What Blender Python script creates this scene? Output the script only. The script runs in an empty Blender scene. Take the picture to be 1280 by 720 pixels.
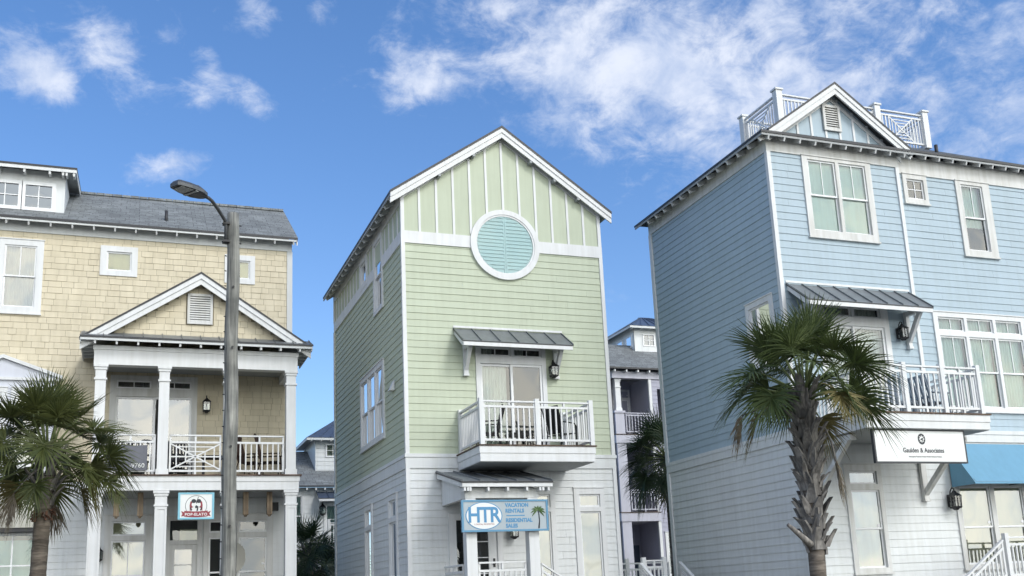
import bpy, bmesh, math, random
from mathutils import Vector, Matrix
R = math.radians
rng = random.Random(7)
scene = bpy.context.scene
COL = scene.collection

# ------------------------------------------------------------------ helpers
def tag(o, label=None, cat=None, group=None, kind=None):
    if label: o['label'] = label
    if cat: o['category'] = cat
    if group: o['group'] = group
    if kind: o['kind'] = kind
    return o

def thing(name, label, cat, loc=(0, 0, 0), group=None):
    o = bpy.data.objects.new(name, None)
    o.empty_display_size = .3
    COL.objects.link(o)
    o.location = loc
    return tag(o, label, cat, group)

def wloc(o):
    v = Vector((0, 0, 0))
    while o is not None:
        v += o.location
        o = o.parent
    return v

def children(o):
    return [c for c in bpy.data.objects if c.parent == o]

def copy_tree(o, parent=None):
    c = o.copy()
    COL.objects.link(c)
    c.parent = parent
    for ch in children(o):
        copy_tree(ch, c)
    return c

class MB:
    def __init__(s):
        s.v = []; s.f = []; s.m = []
    def face(s, pts, mi=0):
        n = len(s.v)
        s.v.extend([tuple(p) for p in pts])
        s.f.append(tuple(range(n, n + len(pts)))); s.m.append(mi)
    def box(s, x0, x1, y0, y1, z0, z1, mi=0):
        n = len(s.v)
        s.v += [(x0,y0,z0),(x1,y0,z0),(x1,y1,z0),(x0,y1,z0),(x0,y0,z1),(x1,y0,z1),(x1,y1,z1),(x0,y1,z1)]
        for q in ((0,3,2,1),(4,5,6,7),(0,1,5,4),(1,2,6,5),(2,3,7,6),(3,0,4,7)):
            s.f.append(tuple(n+i for i in q)); s.m.append(mi)
        return s
    def beam(s, p, q, w, h, up=(0,0,1), mi=0):
        p = Vector(p); q = Vector(q); d = (q-p).normalized(); u = Vector(up)
        r = d.cross(u)
        if r.length < 1e-4: r = d.cross(Vector((0,1,0)))
        r.normalize(); u = r.cross(d).normalized()
        r *= w/2; u *= h/2
        n = len(s.v)
        for c in (p, q):
            s.v += [tuple(c-r-u), tuple(c+r-u), tuple(c+r+u), tuple(c-r+u)]
        for k in ((0,1,2,3),(7,6,5,4),(0,4,5,1),(1,5,6,2),(2,6,7,3),(3,7,4,0)):
            s.f.append(tuple(n+i for i in k)); s.m.append(mi)
        return s
    def prism(s, pts, ext, mi=0):
        pts = [Vector(p) for p in pts]; e = Vector(ext); n = len(pts)
        s.face(pts, mi); s.face([p+e for p in reversed(pts)], mi)
        for i in range(n):
            a, b = pts[i], pts[(i+1) % n]
            s.face([b, a, a+e, b+e], mi)
        return s
    def tube(s, pts, rad, seg=10, mi=0, cap=True):
        pts = [Vector(p) for p in pts]; k = len(pts)
        if not isinstance(rad, (list, tuple)): rad = [rad]*k
        n = len(s.v); prev = None
        for i, p in enumerate(pts):
            d = (pts[min(i+1,k-1)]-pts[max(i-1,0)]).normalized()
            if prev is None:
                a = Vector((0,0,1)) if abs(d.z) < .9 else Vector((1,0,0))
                r = d.cross(a).normalized()
            else:
                r = (prev - d*prev.dot(d)).normalized()
            prev = r; u = d.cross(r)
            for j in range(seg):
                t = 2*math.pi*j/seg
                s.v.append(tuple(p+(r*math.cos(t)+u*math.sin(t))*rad[i]))
        for i in range(k-1):
            for j in range(seg):
                a = n+i*seg+j; b = n+i*seg+(j+1) % seg
                s.f.append((a, b, b+seg, a+seg)); s.m.append(mi)
        if cap:
            s.f.append(tuple(n+j for j in reversed(range(seg)))); s.m.append(mi)
            s.f.append(tuple(n+(k-1)*seg+j for j in range(seg))); s.m.append(mi)
        return s
    def build(s, name, mats, parent=None, smooth=False, off=None, label=None):
        o_ = wloc(parent) if parent is not None else Vector((0,0,0))
        if off is not None: o_ = Vector(off)
        me = bpy.data.meshes.new(name)
        me.from_pydata([(a-o_.x, b-o_.y, c-o_.z) for a, b, c in s.v], [], s.f)
        if not isinstance(mats, (list, tuple)): mats = [mats]
        for m in mats: me.materials.append(m)
        me.polygons.foreach_set('material_index', s.m)
        if smooth: me.polygons.foreach_set('use_smooth', [True]*len(s.f))
        uvl = me.uv_layers.new(name='UVMap')
        data = [0.0]*(len(me.loops)*2)
        for p in me.polygons:
            n = p.normal
            if abs(n.z) > .985:
                t, b = Vector((1,0,0)), Vector((0,1,0))
            else:
                t = Vector((0,0,1)).cross(n).normalized(); b = n.cross(t)
            for li in p.loop_indices:
                co = me.vertices[me.loops[li].vertex_index].co + o_
                data[li*2] = co.dot(t); data[li*2+1] = co.dot(b)
        uvl.data.foreach_set('uv', data)
        me.update()
        o = bpy.data.objects.new(name, me)
        COL.objects.link(o)
        if parent is not None: o.parent = parent
        elif off is not None: o.location = off
        if label: o['label'] = label
        return o

# a face frame maps (u, t, z): u along the wall, t outward from it
def FF(plane):  # wall facing -Y
    return lambda u, t, z: (u, plane - t, z)
def LF(plane):  # wall facing -X; u is Y
    return lambda u, t, z: (plane - t, u, z)

def fbox(mb, F, u0, u1, t0, t1, z0, z1, mi=0):
    a = F(u0, t0, z0); b = F(u1, t1, z1)
    lo = [min(a[i], b[i]) for i in range(3)]; hi = [max(a[i], b[i]) for i in range(3)]
    mb.box(lo[0], hi[0], lo[1], hi[1], lo[2], hi[2], mi)

def intervals(u0, u1, cuts):
    out = []; cur = u0
    for a, b in sorted(cuts):
        if b <= cur or a >= u1: continue
        if a > cur: out.append((cur, a))
        cur = max(cur, b)
    if cur < u1: out.append((cur, u1))
    return out

def zbands(z0, z1, holes):
    zs = {z0, z1}
    for h in holes:
        for z in h[2:]:
            if z0 + 1e-6 < z < z1 - 1e-6: zs.add(z)
    zs = sorted(zs)
    return list(zip(zs, zs[1:]))

def lap_siding(mb, F, u0, u1, z0, z1, exp=.187, holes=(), lip=.018, top=.003, urange=None, mi=0):
    z = z0; k = 0
    while z < z1 - 1e-4:
        zt = min(z+exp, z1); dl = (rng.random()-.5)*.005
        j = u0+rng.uniform(.4, 3.6); joints = []
        while j < u1: joints.append((j, j+.0025)); j += rng.choice((2.4, 3.0, 3.66, 3.66))
        for a, b in zbands(z, zt, holes):
            zm = (a+b)/2
            ua, ub = (u0, u1) if urange is None else urange(zm)
            ta = lip+dl + (top-lip-dl)*(a-z)/exp; tb = lip+dl + (top-lip-dl)*(b-z)/exp
            for p, q in [s for iv in intervals(ua, ub, [(h[0], h[1]) for h in holes if h[2] < zm < h[3]]) for s in intervals(iv[0], iv[1], joints)]:
                if q-p < .004: continue
                mb.face([F(p,ta,a), F(q,ta,a), F(q,tb,b), F(p,tb,b)], mi)
                if a == z: mb.face([F(p,top,a), F(q,top,a), F(q,ta,a), F(p,ta,a)], mi)
        z += exp; k += 1

def shingles(mb, F, u0, u1, z0, z1, exp=.183, holes=(), urange=None, mi=0):
    z = z0; row = 0
    while z < z1-1e-4:
        zt = min(z+exp, z1)
        ua, ub = (u0, u1) if urange is None else urange((z+zt)/2)
        cuts = []; u = ua - rng.random()*.3
        while u < ub:
            w = rng.uniform(.2, .42); cuts.append((u, min(u+w, ub))); u += w
        for p0, q0 in cuts:
            p0 = max(p0, ua)
            if q0-p0 < .02: continue
            lip = .018+rng.uniform(-.006, .007); dz = rng.uniform(-.004, .004)
            for a, b in zbands(z, zt, holes):
                zm = (a+b)/2
                for p, q in intervals(p0, q0, [(h[0], h[1]) for h in holes if h[2] < zm < h[3]]):
                    if q-p < .015: continue
                    g = .004
                    ta = lip+(.007-lip)*(a-z)/exp; tb = lip+(.007-lip)*(b-z)/exp
                    aa = a+dz if a == z else a
                    P = [F(p+g,ta,aa), F(q-g,ta,aa), F(q-g,tb,b), F(p+g,tb,b)]
                    B = [F(p+g,0,aa), F(q-g,0,aa), F(q-g,0,b), F(p+g,0,b)]
                    n = len(mb.v); mb.v += P+B
                    for fc in ((0,1,2,3),(4,5,1,0),(4,0,3,7),(1,5,6,2)):
                        mb.f.append(tuple(n+i for i in fc)); mb.m.append(mi)
        z += exp; row += 1

def backing(mb, F, u0, u1, z0, z1, holes=(), urange=None, mi=0, t=0):
    hs = list(holes)
    if urange is None:
        for a, b in zbands(z0, z1, hs):
            zm = (a+b)/2
            for p, q in intervals(u0, u1, [(h[0],h[1]) for h in hs if h[2] < zm < h[3]]):
                mb.face([F(p,t,a), F(q,t,a), F(q,t,b), F(p,t,b)], mi)

def plate(mb, F, u0, u1, z0, z1, holes, tf, tb, mi=0):
    """board sheet with rectangular openings: front at tf, reveals back to tb"""
    for a, b in zbands(z0, z1, holes):
        zm = (a+b)/2
        for p, q in intervals(u0, u1, [(h[0],h[1]) for h in holes if h[2] < zm < h[3]]):
            mb.face([F(p,tf,a), F(q,tf,a), F(q,tf,b), F(p,tf,b)], mi)
    def ring(a, b, c, d):
        mb.face([F(a,tf,c), F(b,tf,c), F(b,tb,c), F(a,tb,c)], mi)
        mb.face([F(a,tf,d), F(b,tf,d), F(b,tb,d), F(a,tb,d)], mi)
        mb.face([F(a,tf,c), F(a,tf,d), F(a,tb,d), F(a,tb,c)], mi)
        mb.face([F(b,tf,c), F(b,tf,d), F(b,tb,d), F(b,tb,c)], mi)
    ring(u0, u1, z0, z1)
    for h in holes: ring(*h)

# ------------------------------------------------------------------ materials
def new_mat(name):
    m = bpy.data.materials.new(name); m.use_nodes = True
    nt = m.node_tree
    return m, nt, nt.nodes, nt.links, nt.nodes['Principled BSDF']

def ramp(N, stops):
    r = N.new('ShaderNodeValToRGB')
    e = r.color_ramp.elements
    while len(e) < len(stops): e.new(.5)
    for i, (p, c) in enumerate(stops):
        e[i].position = p; e[i].color = (*c, 1)
    return r

def sc(c, k): return tuple(min(1, x*k) for x in c)

def paint(name, c, rough=.5, var=.06, streak=.07, bump=.12, island=0.0, scale=1.6, metal=0.0, grain=60):
    m, nt, N, L, P = new_mat(name)
    tc = N.new('ShaderNodeTexCoord')
    n1 = N.new('ShaderNodeTexNoise'); n1.inputs['Scale'].default_value = scale; n1.inputs['Detail'].default_value = 5
    L.new(tc.outputs['Object'], n1.inputs['Vector'])
    mp = N.new('ShaderNodeMapping'); mp.inputs['Scale'].default_value = (9, 9, .7)
    L.new(tc.outputs['Object'], mp.inputs['Vector'])
    n2 = N.new('ShaderNodeTexNoise'); n2.inputs['Scale'].default_value = 1; n2.inputs['Detail'].default_value = 6
    L.new(mp.outputs['Vector'], n2.inputs['Vector'])
    r1 = ramp(N, [(.3, (1-var,)*3), (.7, (1+var,)*3)]); L.new(n1.outputs['Fac'], r1.inputs['Fac'])
    r2 = ramp(N, [(.32, (1-streak, 1-streak*1.05, 1-streak*1.25)), (.62, (1,1,1))]); L.new(n2.outputs['Fac'], r2.inputs['Fac'])
    a = N.new('ShaderNodeMixRGB'); a.blend_type = 'MULTIPLY'; a.inputs['Fac'].default_value = 1
    a.inputs['Color1'].default_value = (*c, 1); L.new(r1.outputs['Color'], a.inputs['Color2'])
    b = N.new('ShaderNodeMixRGB'); b.blend_type = 'MULTIPLY'; b.inputs['Fac'].default_value = 1
    L.new(a.outputs['Color'], b.inputs['Color1']); L.new(r2.outputs['Color'], b.inputs['Color2'])
    out = b.outputs['Color']
    if island:
        g = N.new('ShaderNodeNewGeometry')
        ri = ramp(N, [(0, (1-island, 1-island*1.1, 1-island*1.4)), (1, (1+island*.6,)*3)])
        L.new(g.outputs['Random Per Island'], ri.inputs['Fac'])
        d = N.new('ShaderNodeMixRGB'); d.blend_type = 'MULTIPLY'; d.inputs['Fac'].default_value = 1
        L.new(out, d.inputs['Color1']); L.new(ri.outputs['Color'], d.inputs['Color2']); out = d.outputs['Color']
    L.new(out, P.inputs['Base Color'])
    P.inputs['Roughness'].default_value = rough; P.inputs['Metallic'].default_value = metal
    if bump:
        n3 = N.new('ShaderNodeTexNoise'); n3.inputs['Scale'].default_value = grain; n3.inputs['Detail'].default_value = 3
        L.new(tc.outputs['Object'], n3.inputs['Vector'])
        bp = N.new('ShaderNodeBump'); bp.inputs['Strength'].default_value = bump; bp.inputs['Distance'].default_value = .01
        L.new(n3.outputs['Fac'], bp.inputs['Height']); L.new(bp.outputs['Normal'], P.inputs['Normal'])
    return m

def asphalt_shingle(name, c1, c2):
    m, nt, N, L, P = new_mat(name)
    tc = N.new('ShaderNodeTexCoord')
    br = N.new('ShaderNodeTexBrick')
    br.inputs['Scale'].default_value = 1; br.inputs['Brick Width'].default_value = .28; br.inputs['Row Height'].default_value = .14
    br.inputs['Mortar Size'].default_value = .008; br.offset = .37; br.offset_frequency = 3; br.squash = 1.4; br.squash_frequency = 2
    br.inputs['Color1'].default_value = (*c1, 1); br.inputs['Color2'].default_value = (*c2, 1)
    br.inputs['Mortar'].default_value = (*sc(c1, .35), 1)
    L.new(tc.outputs['UV'], br.inputs['Vector'])
    n = N.new('ShaderNodeTexNoise'); n.inputs['Scale'].default_value = 1.3; n.inputs['Detail'].default_value = 8
    L.new(tc.outputs['Object'], n.inputs['Vector'])
    r = ramp(N, [(.3, (.82,.82,.83)), (.7, (1.15,1.15,1.15))]); L.new(n.outputs['Fac'], r.inputs['Fac'])
    g = N.new('ShaderNodeTexNoise'); g.inputs['Scale'].default_value = 45; g.inputs['Detail'].default_value = 3
    L.new(tc.outputs['Object'], g.inputs['Vector'])
    r2 = ramp(N, [(.3, (.6,.6,.6)), (.7, (1.35,1.35,1.35))]); L.new(g.outputs['Fac'], r2.inputs['Fac'])
    a = N.new('ShaderNodeMixRGB'); a.blend_type = 'MULTIPLY'; a.inputs['Fac'].default_value = 1
    L.new(br.outputs['Color'], a.inputs['Color1']); L.new(r.outputs['Color'], a.inputs['Color2'])
    b = N.new('ShaderNodeMixRGB'); b.blend_type = 'MULTIPLY'; b.inputs['Fac'].default_value = 1
    L.new(a.outputs['Color'], b.inputs['Color1']); L.new(r2.outputs['Color'], b.inputs['Color2'])
    L.new(b.outputs['Color'], P.inputs['Base Color']); P.inputs['Roughness'].default_value = .85
    bp = N.new('ShaderNodeBump'); bp.inputs['Strength'].default_value = .7; bp.inputs['Distance'].default_value = .015
    L.new(br.outputs['Color'], bp.inputs['Height']); L.new(bp.outputs['Normal'], P.inputs['Normal'])
    return m

def glass_mat(name, tint=(.90,.96,.94), ior=2.1, wav=.02):
    m, nt, N, L, P = new_mat(name); N.remove(P)
    out = N['Material Output']
    tr = N.new('ShaderNodeBsdfTransparent'); tr.inputs['Color'].default_value = (*tint, 1)
    gl = N.new('ShaderNodeBsdfGlossy'); gl.inputs['Roughness'].default_value = .015
    fr = N.new('ShaderNodeFresnel'); fr.inputs['IOR'].default_value = ior
    tc = N.new('ShaderNodeTexCoord')
    n = N.new('ShaderNodeTexNoise'); n.inputs['Scale'].default_value = 1.1; n.inputs['Detail'].default_value = 1
    L.new(tc.outputs['Object'], n.inputs['Vector'])
    bp = N.new('ShaderNodeBump'); bp.inputs['Strength'].default_value = wav; bp.inputs['Distance'].default_value = .3
    L.new(n.outputs['Fac'], bp.inputs['Height'])
    L.new(bp.outputs['Normal'], gl.inputs['Normal'])
    mx = N.new('ShaderNodeMixShader')
    L.new(fr.outputs['Fac'], mx.inputs['Fac']); L.new(tr.outputs['BSDF'], mx.inputs[1]); L.new(gl.outputs['BSDF'], mx.inputs[2])
    L.new(mx.outputs['Shader'], out.inputs['Surface'])
    return m

def wood_mat(name, c1, c2, stretch=(14, 14, .8), bump=.5):
    m, nt, N, L, P = new_mat(name)
    tc = N.new('ShaderNodeTexCoord')
    mp = N.new('ShaderNodeMapping'); mp.inputs['Scale'].default_value = stretch
    L.new(tc.outputs['Object'], mp.inputs['Vector'])
    n = N.new('ShaderNodeTexNoise'); n.inputs['Scale'].default_value = 1; n.inputs['Detail'].default_value = 8; n.inputs['Distortion'].default_value = .8
    L.new(mp.outputs['Vector'], n.inputs['Vector'])
    r = ramp(N, [(.25, sc(c1,.45)), (.45, c1), (.7, c2)]); L.new(n.outputs['Fac'], r.inputs['Fac'])
    n2 = N.new('ShaderNodeTexNoise'); n2.inputs['Scale'].default_value = 2.5; n2.inputs['Detail'].default_value = 4
    L.new(tc.outputs['Object'], n2.inputs['Vector'])
    r2 = ramp(N, [(.3, (.55,.55,.55)), (.65, (1.15,1.12,1.1))]); L.new(n2.outputs['Fac'], r2.inputs['Fac'])
    a = N.new('ShaderNodeMixRGB'); a.blend_type = 'MULTIPLY'; a.inputs['Fac'].default_value = 1
    L.new(r.outputs['Color'], a.inputs['Color1']); L.new(r2.outputs['Color'], a.inputs['Color2'])
    L.new(a.outputs['Color'], P.inputs['Base Color']); P.inputs['Roughness'].default_value = .85
    bp = N.new('ShaderNodeBump'); bp.inputs['Strength'].default_value = bump; bp.inputs['Distance'].default_value = .02
    L.new(n.outputs['Fac'], bp.inputs['Height']); L.new(bp.outputs['Normal'], P.inputs['Normal'])
    return m

def leaf_mat(name, c1, c2, tip=None, rough=.42):
    m, nt, N, L, P = new_mat(name)
    g = N.new('ShaderNodeNewGeometry')
    oi = N.new('ShaderNodeObjectInfo')
    r = ramp(N, [(0, c1), (1, c2)])
    ad = N.new('ShaderNodeMath'); ad.operation = 'MULTIPLY_ADD'; ad.inputs[1].default_value = .55
    L.new(g.outputs['Random Per Island'], ad.inputs[0])
    m2 = N.new('ShaderNodeMath'); m2.operation = 'MULTIPLY'; m2.inputs[1].default_value = .45
    L.new(oi.outputs['Random'], m2.inputs[0]); L.new(m2.outputs[0], ad.inputs[2])
    L.new(ad.outputs[0], r.inputs['Fac'])
    col = r.outputs['Color']
    L.new(col, P.inputs['Base Color']); P.inputs['Roughness'].default_value = rough
    tl = N.new('ShaderNodeBsdfTranslucent'); L.new(col, tl.inputs['Color'])
    mx = N.new('ShaderNodeMixShader'); mx.inputs['Fac'].default_value = .22
    L.new(P.outputs['BSDF'], mx.inputs[1]); L.new(tl.outputs['BSDF'], mx.inputs[2])
    L.new(mx.outputs['Shader'], N['Material Output'].inputs['Surface'])
    return m

M = {}
M['white'] = paint('white_paint', (.72,.73,.73), .5, .04, .08)
M['offwhite'] = paint('aged_white_paint', (.66,.66,.64), .5, .05, .16)
M['white_siding'] = paint('white_siding_paint', (.69,.71,.71), .5, .03, .08, island=.018)
M['grey_trim'] = paint('pale_grey_paint', (.62,.64,.64), .5, .03, .06)
M['vinyl'] = paint('white_vinyl', (.80,.81,.81), .35, .02, .02, 0)
M['green'] = paint('pale_green_paint', (.485,.535,.405), .55, .03, .06, island=.022)
M['cream'] = paint('cream_shingle_paint', (.645,.575,.425), .6, .05, .08, .12, .055)
M['blue'] = paint('pale_blue_paint', (.385,.482,.545), .55, .03, .06, island=.022)
M['purple'] = paint('lavender_paint', (.37,.37,.45), .55, .03, .05)
M['dark_gap'] = paint('shingle_gap_backing', (.30,.26,.18), .9, .05, 0, 0)  # dark backing seen through the gaps between shingles
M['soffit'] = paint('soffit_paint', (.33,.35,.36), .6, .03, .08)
M['panel'] = paint('beige_panel', (.50,.49,.43), .6, .05, .14)
M['shade_trim'] = paint('shade_toned_trim', (.50,.50,.57), .55, .04, .08)  # blue-grey put into pale trim to paint the shade behind the row
M['lilac'] = paint('pale_lilac_panel', (.62,.64,.70), .55, .03, .06)
M['roof'] = asphalt_shingle('grey_asphalt_shingle', (.165,.175,.175), (.245,.26,.26))
M['roof_dark'] = asphalt_shingle('dark_asphalt_shingle', (.065,.075,.085), (.12,.13,.14))
M['metal'] = paint('grey_metal_roof', (.225,.24,.25), .42, .08, .15, .05, metal=.35)
M['metal_blue'] = paint('slate_metal_roof', (.10,.13,.19), .42, .06, .12, .05, metal=.35)
M['fascia'] = paint('grey_fascia_paint', (.36,.375,.38), .5, .04, .08)
M['edge'] = paint('dark_drip_edge', (.03,.03,.033), .5, .05, 0, 0)
M['glass'] = glass_mat('window_glass')
M['glass_clear'] = glass_mat('clear_glass', (.88,.94,.93), 1.4)
M['glass_teal'] = glass_mat('teal_tinted_glass', (.88,.97,.98), 1.5)
M['glass_mirror'] = glass_mat('bright_reflective_glass', (.86,.92,.88), 2.9)
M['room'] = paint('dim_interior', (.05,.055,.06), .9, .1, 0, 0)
M['curtain'] = paint('white_curtain', (.76,.80,.76), .8, .05, .1, 0)
M['curtain_green'] = paint('pale_green_curtain', (.70,.86,.80), .8, .04, .08, 0)
M['blind_yellow'] = paint('cream_blind', (.74,.72,.54), .8, .04, .05, 0)
M['blind_reflection'] = paint('reflection_cream_blind', (.86,.80,.52), .8, .04, .05, 0)  # cream colour paints a warm cloud reflection into the small windows
M['curtain_dark'] = paint('dark_teal_curtain', (.06,.10,.10), .8, .1, .1, 0)
M['louver_aqua'] = paint('aqua_shutter', (.72,.85,.86), .5, .03, .02, 0)
M['black'] = paint('black_iron', (.012,.012,.014), .45, .1, 0, 0)
M['charcoal'] = paint('charcoal_fabric', (.035,.035,.045), .8, .1, .05, 0)
M['deck'] = wood_mat('brown_deck_board', (.10,.065,.045), (.17,.12,.09), (3, 14, 14))
M['brown_wood'] = wood_mat('dark_brown_wood', (.035,.018,.014), (.07,.035,.025))
M['timber'] = wood_mat('raw_timber', (.16,.12,.08), (.27,.215,.15))
M['pole'] = wood_mat('weathered_pole_wood', (.185,.19,.175), (.34,.345,.315), (22, 22, .8), .9)
M['lampgrey'] = paint('grey_cast_aluminium', (.10,.105,.11), .5, .06, .05, 0, metal=.4)
M['lens'] = paint('lamp_lens', (.28,.29,.28), .25, .05, 0, 0)
M['canvas'] = paint('blue_awning_canvas', (.15,.33,.47), .8, .03, .05, .15, grain=200)
M['sign_white'] = paint('white_sign_board', (.80,.81,.79), .4, .02, .03, 0)
M['sign_grey'] = paint('pale_grey_sign_board', (.40,.46,.49), .4, .02, .03, 0)
M['sign_blue'] = paint('sign_blue', (.08,.27,.48), .45, .02, 0, 0)
M['sign_blue_soft'] = paint('sign_soft_blue', (.11,.28,.43), .45, .02, 0, 0)
M['sign_cyan'] = paint('sign_light_blue', (.22,.52,.64), .45, .02, 0, 0)
M['sign_red'] = paint('sign_red', (.28,.03,.045), .45, .02, 0, 0)
M['sign_green'] = paint('sign_green', (.09,.16,.05), .45, .02, 0, 0)
M['sign_ink'] = paint('sign_dark_ink', (.02,.022,.03), .45, .02, 0, 0)
M['banner'] = paint('grey_banner_cloth', (.14,.145,.17), .75, .08, .08, 0)
M['seat_blue'] = paint('blue_grey_chair_paint', (.22,.27,.33), .6, .05, .05, 0)
M['frond'] = leaf_mat('palm_leaf', (.036,.060,.015), (.110,.145,.040), rough=.55)
M['frond_olive'] = leaf_mat('olive_palm_leaf', (.040,.056,.013), (.115,.130,.036), rough=.55)
M['frond_dark'] = leaf_mat('deep_palm_leaf', (.014,.032,.012), (.045,.075,.024))
M['frond_old'] = leaf_mat('yellowing_palm_leaf', (.10,.085,.025), (.20,.17,.06), rough=.7)
M['frond_dead'] = leaf_mat('dead_palm_leaf', (.16,.13,.09), (.30,.26,.20), rough=.85)
M['petiole'] = paint('palm_stalk', (.16,.20,.07), .55, .1, .1, 0)
M['boot'] = wood_mat('palm_leaf_base', (.16,.152,.14), (.33,.315,.29), (12, 12, 3), .5)
M['trunk'] = wood_mat('palm_trunk_bark', (.12,.10,.08), (.22,.19,.155), (3, 3, 14), .9)
M['fibre'] = wood_mat('reddish_palm_fibre', (.12,.06,.04), (.22,.12,.08), (12, 12, 4), .8)
M['asphalt'] = paint('asphalt', (.05,.05,.052), .9, .2, .0, .4, grain=90)
M['concrete'] = paint('concrete', (.27,.265,.25), .85, .1, .05, .3)
M['sandy'] = paint('sandy_soil', (.15,.135,.10), .95, .2, 0, .4)
M['roadpaint'] = paint('road_marking', (.70,.68,.60), .7, .1, .1, .1)
M['sticker'] = paint('white_sticker', (.75,.76,.76), .4, .02, 0, 0)
M['oval'] = paint('beige_oval_board', (.42,.41,.36), .6, .05, .05, 0)
# ------------------------------------------------------------------ building pieces
def inst(me, name, parent, loc):
    o = bpy.data.objects.new(name, me); COL.objects.link(o)
    o.parent = parent; o.location = Vector(loc) - wloc(parent)
    return o

def local_mesh(mb, name, mats, smooth=False):
    o = mb.build(name, mats, smooth=smooth); me = o.data
    bpy.data.objects.remove(o)
    return me

def wavy(mb, F, u0, u1, z0, z1, t, amp=.02, per=.11, mi=0):
    n = max(4, int((u1-u0)/per*4)); ph = rng.random()*6
    pts = []
    for i in range(n+1):
        u = u0+(u1-u0)*i/n
        pts.append((u, t+amp*math.sin(ph+2*math.pi*(u-u0)/per+.6*math.sin(u*5))))
    for (a, ta), (b, tb) in zip(pts, pts[1:]):
        mb.face([F(a,ta,z0), F(b,tb,z0), F(b,tb,z1), F(a,ta,z1)], mi)

def window(parent, F, trim, lights, back='curtain', bm=None, tm='white', glass='glass', sill=True, name='window', label=None, depth=.9, sticker=False, tf=.052, sash_m='vinyl', cover=1.0):
    u0, u1, z0, z1 = trim
    mb = MB()
    holes = [l[:4] for l in lights]
    plate(mb, F, u0, u1, z0, z1, holes, tf, -.05)
    if sill:
        fbox(mb, F, u0-.02, u1+.02, 0, tf+.03, z0-.045, z0-.002)
        fbox(mb, F, u0-.015, u1+.015, 0, tf+.022, z1+.002, z1+.03)
    w = mb.build(name, M[tm], parent, label=label)
    sb = MB(); pb = MB(); s = .045
    for l in lights:
        a, b, c, d = l[:4]; kind = l[4] if len(l) > 4 else 'fx'; nv = l[5] if len(l) > 5 else 0; nh = l[6] if len(l) > 6 else 0
        parts = []
        if kind == 'dh':
            mid = l[7] if len(l) > 7 else (c+d)/2
            parts = [(a, b, mid-.02, d, .016, nv, nh), (a, b, c, mid+.02, -.018, 0, 0)]
        elif kind == 'slide':
            mm = (a+b)/2; s = .065
            parts = [(a, mm+.03, c, d, -.02, 0, 0), (mm-.03, b, c, d, .016, 0, 0)]
        else:
            parts = [(a, b, c, d, .006, nv, nh)]
        for (pa, pb_, pc, pd, t, v, h) in parts:
            plate(sb, F, pa+.001, pb_-.001, pc+.001, pd-.001, [(pa+s, pb_-s, pc+s, pd-s)], t, t-.03)
            pb.face([F(pa+s*.8,t-.02,pc+s*.8), F(pb_-s*.8,t-.02,pc+s*.8), F(pb_-s*.8,t-.02,pd-s*.8), F(pa+s*.8,t-.02,pd-s*.8)])
            for i in range(v):
                u = pa+s+(pb_-pa-2*s)*(i+1)/(v+1); fbox(sb, F, u-.011, u+.011, t-.017, t-.003, pc+s, pd-s)
            for i in range(h):
                z = pc+s+(pd-pc-2*s)*(i+1)/(h+1); fbox(sb, F, pa+s, pb_-s, t-.017, t-.005, z-.011, z+.011)
        if sticker and kind == 'dh':
            fbox(sb, F, b-s-.10, b-s-.015, .0, .003, (c+d)/2+.04, (c+d)/2+.10)
    sb.build('sash', M[sash_m], w)
    pb.build('pane', M[glass], w)
    A = min(l[0] for l in lights); B = max(l[1] for l in lights); C_ = min(l[2] for l in lights); D = max(l[3] for l in lights)
    if back != 'open':
        cb = MB()
        for l in lights:
            a, b, c, d = l[:4]
            cc = c if cover >= 1 else d-(d-c)*cover
            if back == 'curtain': wavy(cb, F, a-.02, b+.02, cc, d+.02, -.16)
            elif back == 'parted':
                k = (b-a)*.30; wavy(cb, F, a-.02, a+k, c, d+.02, -.16, .025, .09); wavy(cb, F, b-k, b+.02, c, d+.02, -.16, .025, .09)
            elif back == 'oneside':
                k = (b-a)*.45; wavy(cb, F, a-.02, a+k, c, d+.02, -.16, .025, .09)
            elif back == 'rightside':
                k = (b-a)*.30; wavy(cb, F, b-k, b+.02, c, d+.02, -.16, .025, .09)
            elif back == 'blind':
                wavy(cb, F, a-.03, b+.03, cc-.02, d+.02, -.075, .004, .5)
        cb.build('blind' if back == 'blind' else 'curtain', M[bm or 'curtain'], w)
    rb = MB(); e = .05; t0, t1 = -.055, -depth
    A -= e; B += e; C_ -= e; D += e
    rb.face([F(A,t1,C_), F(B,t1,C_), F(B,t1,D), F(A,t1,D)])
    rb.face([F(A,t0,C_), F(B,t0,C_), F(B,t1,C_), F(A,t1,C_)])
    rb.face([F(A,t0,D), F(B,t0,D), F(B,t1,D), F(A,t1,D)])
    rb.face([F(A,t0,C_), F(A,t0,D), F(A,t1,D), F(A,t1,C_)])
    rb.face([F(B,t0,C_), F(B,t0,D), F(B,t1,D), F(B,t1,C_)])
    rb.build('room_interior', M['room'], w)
    return (u0+.03, u1-.03, z0+.03, z1-.03)

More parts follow.
